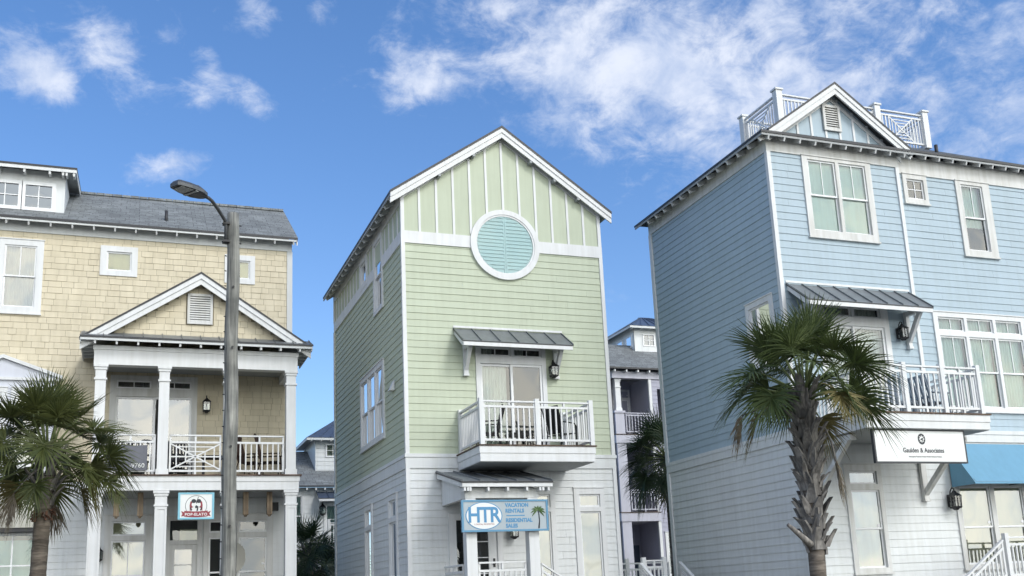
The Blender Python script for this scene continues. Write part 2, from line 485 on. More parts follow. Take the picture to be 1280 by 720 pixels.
def rail_run(parent, p0, p1, zf, posts=(), top=1.09, second=.96, bot=.13, sp=.155, bw=.036, mat='white', pattern=None, post_w=.11, post_h=1.17, name='railing', blocks=2, cap=None, zf1=None):
    """straight railing between two points; posts given as fractions"""
    p0 = Vector((*p0, zf)); p1 = Vector((*p1, zf if zf1 is None else zf1)); d = p1-p0; n = d.normalized()
    up = Vector((0,0,1)); dh = Vector((d.x, d.y, 0)).normalized(); L_ = Vector((d.x, d.y, 0)).length
    fr = sorted(posts)
    segs = list(zip(fr, fr[1:])) if len(fr) > 1 else [(0, 1)]
    hw = post_w/2/L_
    for a, b in segs:
        mb = MB(); bal = []
        a2 = a+hw; b2 = b-hw
        A = p0+d*a2; B = p0+d*b2
        for h, w_, t_ in ((top, .085, .04), (second, .05, .055), (bot, .05, .055)):
            mb.beam(A+up*h, B+up*h, w_, t_)
        for k in range(1, blocks):
            c = p0+d*(a2+(b2-a2)*k/blocks)
            mb.beam(c+up*(second+.028), c+up*(top-.02), .06, .05, dh)
            mb.beam(c+up*0.0, c+up*(bot-.028), .06, .05, dh)
        for c in (A+dh*.012, B-dh*.012): mb.beam(c+up*(bot-.03), c+up*(top+.015), .03, .05, dh)
        z0, z1 = bot+.028, second-.028
        if pattern == 'chip':
            W = (b2-a2)*L_; c = (a2+b2)/2; q = lambda u, z: p0+d*(c+u/L_)+up*z
            th = .036; zm = (z0+z1)/2; dz = (z1-z0)/2; hw2 = W/2; nf = dh.cross(up)
            def bar(u0_, za, u1_, zb, t=th): mb.beam(q(u0_, za), q(u1_, zb), t, t*.9, nf)
            bar(0, z0, 0, z1); bar(-hw2, zm, hw2, zm)
            off = nf*.004
            for s1 in (1, -1):
                mb.beam(q(-hw2, zm-s1*dz)+off, q(hw2, zm+s1*dz)+off, th, th*.8, nf)
            for k in (.38, .74):
                bar(-hw2*k, zm-dz*k, hw2*k, zm-dz*k, .03); bar(-hw2*k, zm+dz*k, hw2*k, zm+dz*k, .03)
                bar(-hw2*k, zm-dz*k, -hw2*k, zm+dz*k, .03); bar(hw2*k, zm-dz*k, hw2*k, zm+dz*k, .03)
        elif pattern == 'walk':
            W = (b2-a2)*L_; c = (a2+b2)/2; q = lambda u, z: p0+d*(c+u/L_)+up*z
            nf = dh.cross(up); zm = (z0+z1)/2; dz = (z1-z0)/2; hx = min(dz*1.15, W*.36)
            for s1 in (1, -1):
                mb.beam(q(-hx, zm-s1*dz), q(hx, zm+s1*dz), .034, .03+.004*s1, nf)
                mb.beam(q(s1*hx, z0), q(s1*hx, z1), .036, .036, nf)
            for k in (.25, .5, .76):
                for s1 in (1, -1):
                    mb.beam(q(-hx*k, zm+s1*dz*k), q(hx*k, zm+s1*dz*k), .026, .024, nf)
                    mb.beam(q(s1*hx*k, zm-dz*k), q(s1*hx*k, zm+dz*k), .026, .022, nf)
            u = hx+.12
            while u < W/2-.05:
                for s1 in (1, -1): mb.beam(q(s1*u, z0), q(s1*u, z1), .034, .034, nf)
                u += .12
        else:
            k = max(1, round((b2-a2)*L_/sp))
            for i in range(1, k):
                bal.append(p0+d*(a2+(b2-a2)*i/k))
        r = mb.build(name, M[mat], parent)
        if bal:
            bb = MB().box(-bw/2, bw/2, -bw/2, bw/2, bot+.02, second-.02)
            me = local_mesh(bb, 'baluster', M[mat])
            for c in bal: inst(me, 'baluster', r, c)
    if posts:
        pm = MB().box(-post_w/2, post_w/2, -post_w/2, post_w/2, 0, post_h)
        if cap: pm.box(-post_w/2-cap, post_w/2+cap, -post_w/2-cap, post_w/2+cap, post_h, post_h+.05)
        pme = local_mesh(pm, 'railing_post', M[mat])
        for f in fr:
            if f in skip_posts: continue
            inst(pme, 'railing_post', parent, p0+d*f)
    return r
skip_posts = set()

def slab(mb, A, B, C_, D, th, top=0, side=1, bottom=2):
    """roof slab: A B lower edge, C D upper edge (A->B->C->D)"""
    P = [Vector(p) for p in (A, B, C_, D)]; Q = [p-Vector((0,0,th)) for p in P]
    mb.face(P, top); mb.face(list(reversed(Q)), bottom)
    for i in range(4):
        j = (i+1) % 4
        mb.face([P[j], P[i], Q[i], Q[j]], side)

def tails(parent, pts, dirv, w=.05, h=.10, mat='white', ln=.30, name='rafter_tail', slope=0):
    d = Vector(dirv); mb = MB()
    mb.beam((0,0,0), d*ln+Vector((0,0,slope*ln)), w, h)
    me = local_mesh(mb, name, M[mat])
    for p in pts: inst(me, name, parent, p)

def lantern(name, label, loc, s=1.0, group='black wall lanterns'):
    """carriage lantern fixed to a wall facing -Y; loc = centre of back plate on the wall"""
    t = thing(name, label, 'wall lantern', loc, group)
    x, y, z = loc
    def P(a, b, c): return (x+a*s, y+b*s, z+c*s)
    mb = MB()
    def bx(x0, x1, y0, y1, z0, z1): mb.box(x+x0*s, x+x1*s, y+y0*s, y+y1*s, z+z0*s, z+z1*s)
    bx(-.06, .06, -.03, 0, -.16, .12); mb.build('back_plate', M['black'], t)
    mb = MB(); mb.tube([P(0,-.02,.05), P(0,-.06,.20), P(0,-.12,.27), P(0,-.17,.24), P(0,-.17,.18)], .014*s, 8)
    mb.build('arm', M['black'], t, smooth=True)
    mb = MB()
    # roof: stepped pyramid, body bars, base
    def pyr(z0, r0, z1, r1):
        c = [P(-r0,-.17-r0,z0), P(r0,-.17-r0,z0), P(r0,-.17+r0,z0), P(-r0,-.17+r0,z0)]
        d = [P(-r1,-.17-r1,z1), P(r1,-.17-r1,z1), P(r1,-.17+r1,z1), P(-r1,-.17+r1,z1)]
        for i in range(4):
            j = (i+1) % 4; mb.face([c[i], c[j], d[j], d[i]])
        mb.face(list(reversed(c))); mb.face(d)
    pyr(.08, .115, .15, .05); pyr(.15, .045, .20, .02); pass
    mb.build('lantern_cap', M['black'], t)
    mb = MB(); pyr(-.20, .085, -.16, .10); pyr(-.24, .03, -.20, .06); mb.build('lantern_base', M['black'], t)
    mb = MB()
    for a in (-.085, .085):
        for b in (-.255, -.085): mb.beam(P(a,b,-.17), P(a*1.15,b+(-.012 if b < -.2 else .012),.09), .016*s, .016*s, (0,1,0))
    for a, b in ((0,-.255), (0,-.085), (-.085,-.17), (.085,-.17)): mb.beam(P(a,b,-.17), P(a*1.1,b,.09), .010*s, .010*s, (0,1,0))
    mb.build('cage', M['black'], t)
    mb = MB()
    r = .08
    for (ax, ay, bx_, by) in ((-r,-.17-r,r,-.17-r), (r,-.17-r,r,-.17+r), (r,-.17+r,-r,-.17+r), (-r,-.17+r,-r,-.17-r)):
        mb.face([P(ax,ay,-.16), P(bx_,by,-.16), P(bx_,by,.08), P(ax,ay,.08)])
    mb.build('lantern_glass', M['glass'], t)
    mb = MB(); mb.tube([P(0,-.17,-.16), P(0,-.17,-.05)], .018*s, 8); mb.build('candle_bulb', M['sign_white'], t)
    return t

def metal_awning(parent, F, u0, u1, zt, zf, dep, mat='metal', seams=6, nt=6, name='awning'):
    """shed awning of standing seam metal with white fascia and rafter tails"""
    mb = MB()
    A, B, C_, D = F(u0, dep, zf), F(u1, dep, zf), F(u1, .0, zt), F(u0, .0, zt)
    slab(mb, A, B, C_, D, .03)
    for i in range(seams+1):
        u = u0+(u1-u0)*i/seams
        u = min(max(u, u0+.012), u1-.012)
        a = Vector(F(u, dep, zf+.014)); b = Vector(F(u, 0, zt+.014)); mb.beam(a, b, .022, .05, mi=0)
    aw = mb.build(name, [M[mat], M['edge'], M['soffit']], parent)
    mb = MB(); fbox(mb, F, u0+.03, u1-.03, dep-.035, dep-.005, zf-.13, zf-.034)
    fbox(mb, F, u0+.0, u1-.0, .001, .035, zt+.02, zt+.075)
    mb.build('fascia', M['white'], aw)
    pts = [F(u0+.12+(u1-u0-.24)*i/nt, dep-.04, zf-.10) for i in range(nt+1)]
    dv = Vector(F(0, 0, 0))-Vector(F(0, 1, 0))
    tails(aw, pts, dv, .045, .075, 'white', dep*.9, slope=(zt-zf)/dep)
    for u in (u0+.035, u1-.035):
        mb = MB(); a = Vector(F(u, dep-.04, zf-.08)); b = Vector(F(u, .03, zt-.10)); mb.beam(a, b, .03, .12)
        mb.build('side_board', M['white'], aw)
    return aw

def knee_bracket(parent, F, u, zt, drop, out, w=.13, mat='white', name='bracket'):
    mb = MB()
    fbox(mb, F, u-w/2, u+w/2, .028, .12, zt-drop, zt)
    fbox(mb, F, u-w/2+.004, u+w/2-.004, .12, out, zt-.13, zt-.004)
    a = Vector(F(u, .07, zt-drop+.12)); b = Vector(F(u, out-.10, zt-.08)); mb.beam(a, b, w*.8, .12)
    fbox(mb, F, u-w/2-.012, u+w/2+.012, .028, .14, zt-drop-.06, zt-drop)
    fbox(mb, F, u-w/2-.01, u+w/2+.01, out, out+.05, zt-.14, zt-.02)
    return mb.build(name, M[mat], parent)

def ring_faces(mb, cx, cz, r0, r1, y0, y1, n=64, mi=0):
    """flat ring facing -Y with front at y0 and back at y1"""
    P = lambda r, y, i: (cx+r*math.cos(2*math.pi*i/n), y, cz+r*math.sin(2*math.pi*i/n))
    for i in range(n):
        j = i+1
        mb.face([P(r0,y0,i), P(r1,y0,i), P(r1,y0,j), P(r0,y0,j)], mi)
        mb.face([P(r1,y0,i), P(r1,y1,i), P(r1,y1,j), P(r1,y0,j)], mi)
        mb.face([P(r0,y0,j), P(r0,y1,j), P(r0,y1,i), P(r0,y0,i)], mi)

def louver_vent(parent, u0, u1, y, z0, z1, mat='white'):
    F = FF(y); mb = MB()
    plate(mb, F, u0, u1, z0, z1, [(u0+.07, u1-.07, z0+.07, z1-.07)], .05, 0)
    v = mb.build('louver_vent', M[mat], parent)
    mb = MB(); n = int((z1-z0-.14)/.065)
    for i in range(n):
        z = z0+.075+(z1-z0-.15)*i/n
        mb.prism([F(u0+.065, .045, z), F(u0+.065, .035, z+.0), F(u0+.065, .005, z+.05), F(u0+.065, .012, z+.055)], Vector(F(u1-.065,0,0))-Vector(F(u0+.065,0,0)))
    mb.build('louvers', M[mat], v)
    mb = MB(); mb.face([F(u0+.06, .003, z0+.06), F(u1-.06, .003, z0+.06), F(u1-.06, .003, z1-.06), F(u0+.06, .003, z1-.06)])
    mb.build('vent_screen', M['edge'], v)
    return v

def text_mesh(body, size, loc, parent, mat, name='lettering', ext=.004, bold=0.0, align='CENTER', sx=1.0, spacing=1.0):
    """upright lettering on a plane facing -Y; loc = baseline point"""
    cu = bpy.data.curves.new(name, 'FONT'); cu.body = body; cu.size = size; cu.extrude = ext; cu.offset = bold
    cu.align_x = align; cu.space_character = spacing; cu.resolution_u = 3
    o = bpy.data.objects.new(name, cu); COL.objects.link(o)
    dg = bpy.context.evaluated_depsgraph_get(); dg.update()
    me = bpy.data.meshes.new_from_object(o.evaluated_get(dg))
    bpy.data.objects.remove(o)
    me.transform(Matrix.Rotation(R(90), 4, 'X') @ Matrix.Diagonal((sx, 1, 1, 1)))
    me.materials.clear(); me.materials.append(M[mat])
    t = bpy.data.objects.new(name, me); COL.objects.link(t)
    t.parent = parent; t.location = Vector(loc)-wloc(parent)
    return t

def gable_h(xr, zr, sl):   # underside height of a gable at x
    return lambda x: zr - sl*abs(x-xr)
# ================================================================== the green house
def green_house():
    T = thing('green_house', 'narrow pale green three storey house with a round shuttered window under its gable', 'house', (9.47, 25, 0), 'row houses')
    X0, X1, Y0, Y1 = 6.57, 12.37, 25.0, 34.5
    F, S = FF(Y0), LF(X0)
    xr, zr, sl = 9.45, 14.57, .695
    top = gable_h(xr, zr-.20, sl)
    # ---- openings (front)
    hs_f = []; hs_s = []
    hs_f.append(window(T, F, (8.49, 10.50, 5.30, 8.30), [(8.62, 9.49, 7.95, 8.19, 'fx', 1), (9.55, 10.38, 7.95, 8.19, 'fx', 1), (8.62, 10.38, 5.33, 7.74, 'slide')], back='oneside', bm='curtain', name='sliding_door', depth=2.2, sill=False, tm='white'))
    hs_f.append(window(T, F, (11.11, 12.0, 1.75, 4.40), [(11.26, 11.87, 3.90, 4.24, 'fx', 0), (11.26, 11.87, 1.90, 3.78, 'fx', 0)], back='blind', bm='blind_yellow', tm='white', glass='glass_mirror'))
    hs_f.append(window(T, F, (9.72, 10.56, 1.75, 4.40), [(9.86, 10.42, 3.90, 4.24, 'fx', 0), (9.86, 10.42, 1.90, 3.78, 'fx', 0)], back='blind', bm='blind_yellow', tm='white', glass='glass_mirror'))
    # ---- openings (side)
    hs_s.append(window(T, S, (29.16, 30.18, 11.10, 12.05), [(29.28, 30.06, 11.22, 11.93, 'fx', 0)], back='curtain', bm='louver_aqua', sill=False, glass='glass_clear'))
    hs_s.append(window(T, S, (27.16, 28.30, 9.80, 12.05), [(27.29, 28.17, 9.93, 11.92, 'dh', 0)], back='open', glass='glass_clear', sill=False))
    hs_s.append(window(T, S, (27.22, 30.30, 6.10, 8.30), [(27.36, 28.24, 6.24, 8.16, 'dh'), (28.33, 29.19, 6.24, 8.16, 'dh'), (29.28, 30.16, 6.24, 8.16, 'dh')], back='parted', bm='curtain', glass='glass_clear'))
    hs_s.append(window(T, S, (28.93, 29.95, 1.75, 4.42), [(29.06, 29.82, 3.82, 4.28, 'fx', 0), (29.06, 29.82, 1.90, 3.70, 'fx', 0)], back='open', glass='glass_clear'))
    hs_s.append(window(T, S, (26.0, 27.0, 1.75, 4.42), [(26.13, 26.87, 3.82, 4.28, 'fx', 0), (26.13, 26.87, 1.90, 3.70, 'fx', 0)], back='open', glass='glass_clear'))
    # door under the porch
    hs_f.append((7.62, 9.02, 1.5, 3.75))
    # ---- ground storey wall, white
    mb = MB()
    lap_siding(mb, F, X0, X1, .5, 5.2, .187, hs_f); lap_siding(mb, S, Y0, Y1, .5, 5.2, .187, hs_s)
    mb.build('ground_storey_wall', M['white_siding'], T)
    mb = MB()
    lap_siding(mb, F, X0, X1, 5.3, 10.96, .187, hs_f); lap_siding(mb, S, Y0, Y1, 5.3, 10.96, .187, hs_s)
    # plain walls out of sight
    mb.face([(X1,Y0,.5),(X1,Y1,.5),(X1,Y1,12.3),(X1,Y0,12.3)]); mb.face([(X0,Y1,.5),(X1,Y1,.5),(X1,Y1,12.3),(xr,Y1,14.3),(X0,Y1,12.3)])
    mb.build('upper_storey_wall', M['green'], T)
    # ---- board and batten gable storey
    mb = MB(); z0 = 11.29
    mb.face([(X0,Y0-.006,z0),(X1,Y0-.006,z0),(X1,Y0-.006,top(X1)),(xr,Y0-.006,top(xr)),(X0,Y0-.006,top(X0))])
    plate(mb, S, Y0, Y1, z0, 12.35, [h for h in hs_s if h[3] > 11.5 and h[2] > 11], .006, 0)
    # (tall side window reaches down through the band)
    g = mb.build('gable_storey_wall', M['green'], T)
    for k in range(1, 12):
        bt = MB()
        x = X0+.4833*k; zt = top(x)
        zl = z0
        dx = abs(x-9.47)
        if dx < 1.0: zl = 11.11+math.sqrt(1.0-dx*dx)-.01
        bt.box(x-.032, x+.032, Y0-.03, Y0-.007, zl, zt); bt.build('batten', M['white'], g)
    y = Y0+.42
    while y < Y1-.2:
        if not any(h[0]-.06 < y < h[1]+.06 for h in hs_s if h[3] > 11.5):
            bt = MB(); bt.box(X0-.03, X0-.007, y-.032, y+.032, z0, 12.0); bt.build('batten', M['white'], g)
        y += .4833
    # ---- white bands and corner boards
    for a, b in ((X0-.045, 8.60), (10.34, X1+.045)): tr = MB(); tr.box(a, b, Y0-.045, Y0+.01, 10.955, 11.292); tr.build('belt_band', M['white'], T)
    for p, q in intervals(Y0+.012, Y1, [(h[0]+.0, h[1]) for h in hs_s if h[2] < 11.1 < h[3]]): tr = MB(); tr.box(X0-.043, X0+.01, p, q, 10.955, 11.292); tr.build('belt_band', M['white'], T)
    tr = MB(); tr.box(X0-.036, X0+.01, Y0+.055, Y1, 12.06, 12.44)
    tr.build('eave_band', M['white'], T)
    tr = MB()
    tr.box(X0-.07, X1+.07, Y0-.07, Y0+.01, 5.21, 5.30); tr.box(X0-.05, X1+.05, Y0-.047, Y0+.01, 4.93, 5.208)
    tr.box(X0-.07, X0+.01, Y0-.0, Y1+.05, 5.21, 5.30); tr.box(X0-.047, X0+.01, Y0+.01, Y1+.05, 4.93, 5.208)
    tr.build('ledge_band', M['white_siding'], T)
    for (xa, xb, ya, yb) in ((X0-.045, X0+.06, Y0-.048, Y0+.05), (X1-.06, X1+.045, Y0-.048, Y0+.05), (X0-.05, X0+.06, Y1-.1, Y1+.05)):
        cb = MB(); cb.box(xa, xb, ya, yb, .5, 4.93); cb.box(xa, xb, ya, yb, 5.30, 10.953)
        cb.box(xa+.004, xb-.004, ya+.004, yb, 11.294, top(X0 if xa < 9 else X1)+.02)
        cb.build('corner_board', M['white'], T)
    pl = MB(); pl.box(X0, X1, Y0+.02, Y1, 0, .5); pl.build('foundation', M['concrete'], T)
    # rake frieze on the gable wall
    rf = MB()
    for s_, xe in ((-1, X0-.05), (1, X1+.05)):
        a = [(xe, Y0-.028, top(xe)-.16), (xr, Y0-.028, top(xr)-.16), (xr, Y0-.028, top(xr)+.02), (xe, Y0-.028, top(xe)+.02)]
        rf.prism(a, (0, .03, 0))
    rf.build('rake_frieze', M['white'], T)
    # ---- roof
    yf, yb = Y0-.27, Y1+.27; xl, xrr = 6.20, 12.70; zt = gable_h(xr, zr, sl)
    mb = MB()
    slab(mb, (xl,yb,zt(xl)), (xl,yf,zt(xl)), (xr,yf,zr), (xr,yb,zr), .07)
    slab(mb, (xrr,yf,zt(xrr)), (xrr,yb,zt(xrr)), (xr,yb,zr), (xr,yf,zr), .07)
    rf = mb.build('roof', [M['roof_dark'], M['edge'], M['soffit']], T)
    for sgn, xe in ((-1, xl+.01), (1, xrr-.01)):
        mb = MB()
        for (da, db, y0_, th) in ((-.072, -.20, yf+.015, .035), (-.20, -.35, yf+.04, .04)):
            mb.prism([(xe,y0_,zt(xe)+da), (xr,y0_,zr+da), (xr,y0_,zr+db), (xe,y0_,zt(xe)+db)], (0, th, 0))
        mb.build('rake_board', M['white'], rf)
    mb = MB(); mb.box(xl+.01, xl+.04, yf+.06, yb, zt(xl)-.14, zt(xl)-.072); mb.build('eave_fascia', M['fascia'], rf)
    tails(rf, [(xl+.045, Y0+.05+.55*i, zt(xl)-.17) for i in range(18)], (1, 0, 0), .05, .13, 'grey_trim', .34, slope=sl)
    tails(rf, [(xe, yf+.05, zt(xe)-.375) for xe in (7.6, 8.6, 10.3, 11.0, 11.7)], (0, 1, 0), .07, .09, 'soffit', .2, name='lookout')
    # ---- round window
    w = MB(); cx, cz = 9.47, 11.11
    ring_faces(w, cx, cz, .87, 1.01, Y0-.085, Y0, 72); ring_faces(w, cx, cz, .82, .868, Y0-.068, Y0-.01, 72)
    rw = w.build('round_window', M['white'], T)
    w = MB()
    for side in (-1, 1):
        a, b = (cx-.80, cx-.035) if side < 0 else (cx+.035, cx+.80)
        z = cz-.80
        while z < cz+.80:
            hw = math.sqrt(max(0, .80**2-(z-cz)**2))
            l, r = (max(a, cx-hw), b) if side < 0 else (a, min(b, cx+hw))
            if r-l > .03:
                w.prism([(l,Y0-.052,z), (l,Y0-.046,z), (l,Y0-.022,z+.085), (l,Y0-.026,z+.088)], (r-l, 0, 0))
            z += .105
    w.build('shutter_louvers', M['louver_aqua'], rw)
    w = MB(); w.box(cx-.045, cx-.004, Y0-.05, Y0-.02, cz-.81, cz+.81); w.box(cx+.004, cx+.045, Y0-.05, Y0-.02, cz-.81, cz+.81)
    w.build('shutter_stile', M['louver_aqua'], rw)
    w = MB(); w.prism([(cx+.83*math.cos(t*math.pi/32), Y0-.02, cz+.83*math.sin(t*math.pi/32)) for t in range(64)], (0, .004, 0)); w.build('shutter_back', M['louver_aqua'], rw)
    w = MB(); w.face([(cx+.83*math.cos(t*math.pi/32), Y0-.058, cz+.83*math.sin(t*math.pi/32)) for t in range(64)]); w.build('pane', M['glass_teal'], rw)
    # ---- awning and brackets
    metal_awning(T, F, 7.90, 11.03, 8.66, 8.15, .78, seams=6, nt=6)
    for u in (8.20, 10.78): knee_bracket(T, F, u, 8.20, .78, .62, .12)
    # ---- balcony
    bx0, bx1, by = 7.90, 10.95, 23.14
    mb = MB(); mb.box(bx0-.04, bx1+.05, by-.045, Y0-.08, 5.235, 5.268); dk = mb.build('balcony_deck', M['deck'], T)
    mb = MB(); mb.box(bx0, bx1, by, Y0-.08, 4.86, 5.06); mb.box(bx0-.018, bx1+.018, by-.018, Y0-.08, 5.062, 5.232)
    mb.build('balcony_fascia', M['white'], T)
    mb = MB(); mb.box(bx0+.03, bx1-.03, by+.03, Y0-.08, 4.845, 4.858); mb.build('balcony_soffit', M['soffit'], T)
    rail_run(T, (bx0+.09, by+.09), (bx1-.02, by+.09), 5.268, (0, .5, 1))
    skip_posts.add(0.0)
    rail_run(T, (bx0+.09, by+.09), (bx0+.09, Y0-.10), 5.268, (0.0, 1.0), sp=.13)
    rail_run(T, (bx1-.02, by+.09), (bx1-.02, Y0-.10), 5.268, (0.0, 1.0), sp=.13)
    skip_posts.clear()
    # ---- entry porch
    pf = 1.5
    mb = MB(); mb.box(7.30, 9.55, 22.95, Y0-.08, pf-.10, pf); mb.build('porch_floor', M['deck'], T)
    mb = MB(); mb.box(7.32, 9.53, 22.98, Y0-.08, pf-.4, pf-.102)
    mb.build('porch_skirt', M['white'], T)
    for x in (7.58, 9.16):
        c = MB(); c.box(x-.13, x+.13, 23.05, 23.31, pf, 3.96); c.box(x-.16, x+.16, 23.02, 23.34, pf, pf+.2); c.build('porch_post', M['white'], T)
    mb = MB(); mb.box(7.44, 9.32, 23.04, 23.32, 3.962, 4.20)
    mb.build('porch_beam', M['offwhite'], T)
    for x in (7.44, 9.20): mb = MB(); mb.prism([(x, 23.33, 3.96), (x, Y0-.07, 3.96), (x, Y0-.07, 4.70), (x, 23.33, 4.24)], (.12, 0, 0)); mb.build('porch_side_beam', M['white_siding'], T)
    mb = MB(); slab(mb, (7.30,22.82,4.34), (9.64,22.82,4.34), (9.64,Y0-.03,4.83), (7.30,Y0-.03,4.83), .04)
    for i in range(6):
        x = 7.32+.46*i; mb.beam((x,22.82,4.355), (x,Y0-.03,4.845), .022, .05)
    pr = mb.build('porch_roof', [M['metal'], M['edge'], M['soffit']], T)
    mb = MB(); mb.box(7.32, 9.62, 22.835, 22.86, 4.21, 4.298); mb.build('fascia', M['white'], pr)
    for x in (7.315, 9.595): mb = MB(); mb.prism([(x,22.87,4.30),(x,Y0-.08,4.785),(x,Y0-.08,4.66),(x,22.87,4.20)], (.03,0,0)); mb.build('side_board', M['white_siding'], pr)
    tails(pr, [(x, 22.85, 4.16) for x in (7.39, 7.47, 7.53, 7.98, 8.47, 8.96, 9.30, 9.38, 9.52)], (0, 1, 0), .05, .09, 'white', .22)
    # entry door with glazing, casing and sidelight
    mb = MB(); plate(mb, F, 7.60, 9.04, 1.5, 3.77, [(7.80, 8.0, 1.6, 3.6), (8.10, 8.90, 1.52, 3.60)], .055, -.03); mb.build('door_casing', M['white'], T)
    d = MB(); plate(d, F, 8.10, 8.90, 1.52, 3.60, [(8.24, 8.66, 1.85, 3.45)], .01, -.03)
    for z in (2.25, 2.65, 3.05): fbox(d, F, 8.24, 8.66, -.015, .0, z-.012, z+.012)
    door = d.build('entry_door', M['white'], T)
    d = MB(); d.face([F(8.24,-.02,1.85),F(8.66,-.02,1.85),F(8.66,-.02,3.45),F(8.24,-.02,3.45)]); d.build('pane', M['glass'], door)
    d = MB(); d.tube([F(8.80,.01,2.50), F(8.80,.06,2.50)], .035, 10); fbox(d, F, 8.77, 8.83, .01, .02, 2.40, 2.62); d.build('handle', M['black'], door)
    d = MB(); d.face([F(7.80,-.02,1.6),F(8.0,-.02,1.6),F(8.0,-.02,3.6),F(7.80,-.02,3.6)]); d.build('sidelight', M['glass'], T)
    d = MB(); d.face([F(7.6,-.8,1.5),F(9.0,-.8,1.5),F(9.0,-.8,3.7),F(7.6,-.8,3.7)]); d.build('entry_interior', M['room'], T)
    # porch railings and stair
    rail_run(T, (7.72, 23.2), (9.02, 23.2), pf, (), top=.95, second=.76, bot=.1, sp=.13, blocks=2)
    rail_run(T, (7.46, 23.35), (7.46, Y0-.1), pf, (), top=.92, second=.76, bot=.1, sp=.13)
    st = MB()
    for i in range(8): st.box(9.56+.28*i, 9.56+.28*(i+1), 23.1, Y0-.15, 0, 1.5-.185*(i+1))
    st.build('stair_flight', M['concrete'], T)
    rail_run(T, (9.32, 23.2), (11.5, 23.2), pf, (), top=.92, second=.76, bot=.16, sp=.13, zf1=pf-1.42)
    # dryer vent hood on the side
    v = MB(); v.prism([S(26.28,.03,7.16), S(26.28,.16,7.16), S(26.28,.03,7.44)], Vector(S(26.02,0,0))-Vector(S(26.28,0,0))); v.build('vent_hood', M['white'], T)
    return T
green_house()
lantern('wall_lantern', 'black lantern on pale green siding beside the balcony door under the metal awning', (10.66, 24.97, 7.60), 1.0)
lantern('wall_lantern', 'black lantern behind the blue edged sign, beside the door of the green house', (9.32, 24.97, 3.30), .9)

def htr_sign():
    T = thing('sign_board', 'blue edged sign with a big oval logo and small palm emblem', 'sign', (8.41, 22.9, 3.16), 'shop signs')
    x0, x1, z0, z1, y = 7.31, 9.49, 3.16, 3.90, 22.92
    mb = MB(); mb.box(x0, x1, y, y+.05, z0, z1); mb.build('board', M['sign_grey'], T)
    mb = MB(); plate(mb, FF(y), x0-.005, x1+.005, z0-.005, z1+.005, [(x0+.045, x1-.045, z0+.04, z1-.04)], .015, -.055); mb.build('frame', M['sign_blue_soft'], T)
    cx, cz, a, b = 7.86, 3.53, .46, .325
    E = lambda k, yy, n=48: [(cx+a*k*math.cos(2*math.pi*i/n), yy, cz+b*k*math.sin(2*math.pi*i/n)) for i in range(n)]
    mb = MB(); mb.prism(E(1, y-.004), (0, .003, 0)); mb.build('oval_rim', M['sign_blue'], T)
    mb = MB(); mb.prism(E(.945, y-.007), (0, .002, 0)); mb.build('oval_field', M['sign_white'], T)
    text_mesh('HTR', .50, (cx, y-.008, 3.385), T, 'sign_blue', bold=.012, sx=.88, spacing=.92)
    text_mesh('COASTAL PROPERTIES', .05, (cx, y-.008, 3.315), T, 'sign_red', ext=.001)
    for s, z in (('VACATION', 3.735), ('RENTALS', 3.60), ('RESIDENTIAL', 3.375), ('SALES', 3.245)):
        text_mesh(s, .125, (8.40, y-.003, z), T, 'sign_blue', align='LEFT', ext=.002, bold=.0055, sx=.93)
    mb = MB(); mb.box(8.42, 8.89, y-.004, y-.001, 3.515, 3.54); mb.build('rule', M['sign_blue'], T)
    mb = MB()
    mb.tube([(9.24, y-.004, 3.22), (9.265, y-.004, 3.40), (9.255, y-.004, 3.55), (9.235, y-.004, 3.64)], [.02, .013, .012, .012], 6)
    tk = mb.build('palm_emblem', M['sign_ink'], T)
    mb = MB()
    for k in range(9):
        an = R(-35+31*k); L_ = .19
        p = [(9.235+L_*f*math.cos(an), y-.006, 3.66+L_*f*math.sin(an)*.85-.07*f*f) for f in (0, .35, .7, 1)]
        mb.tube(p, [.008, .022, .018, .004], 5)
    mb.build('palm_leaves', M['sign_green'], tk)
    for x in (7.58, 9.16): mb = MB(); mb.box(x-.03, x+.03, y+.05, 23.05, 3.6, 3.66); mb.build('mount', M['white'], T)
htr_sign()
# ================================================================== the yellow house
def column(parent, x, y, z0, z1, w=.27, panel=False, name='column'):
    c = MB(); h = w/2
    c.box(x-h, x+h, y-h, y+h, z0, z1)
    c.box(x-h-.05, x+h+.05, y-h-.05, y+h+.05, z1-.07, z1-.001)
    c.box(x-h-.025, x+h+.025, y-h-.025, y+h+.025, z1-.14, z1-.07)
    c.box(x-h-.03, x+h+.03, y-h-.03, y+h+.03, z1-.42, z1-.37)
    c.box(x-h-.03, x+h+.03, y-h-.03, y+h+.03, z0, z0+.16)
    if panel:
        F = FF(y-h)
        plate(c, F, x-h+.001, x+h-.001, z0+.17, z1-.43, [(x-h+.06, x+h-.06, z0+.25, z1-.50)], .018, 0)
    return c.build(name, M['white'], parent)

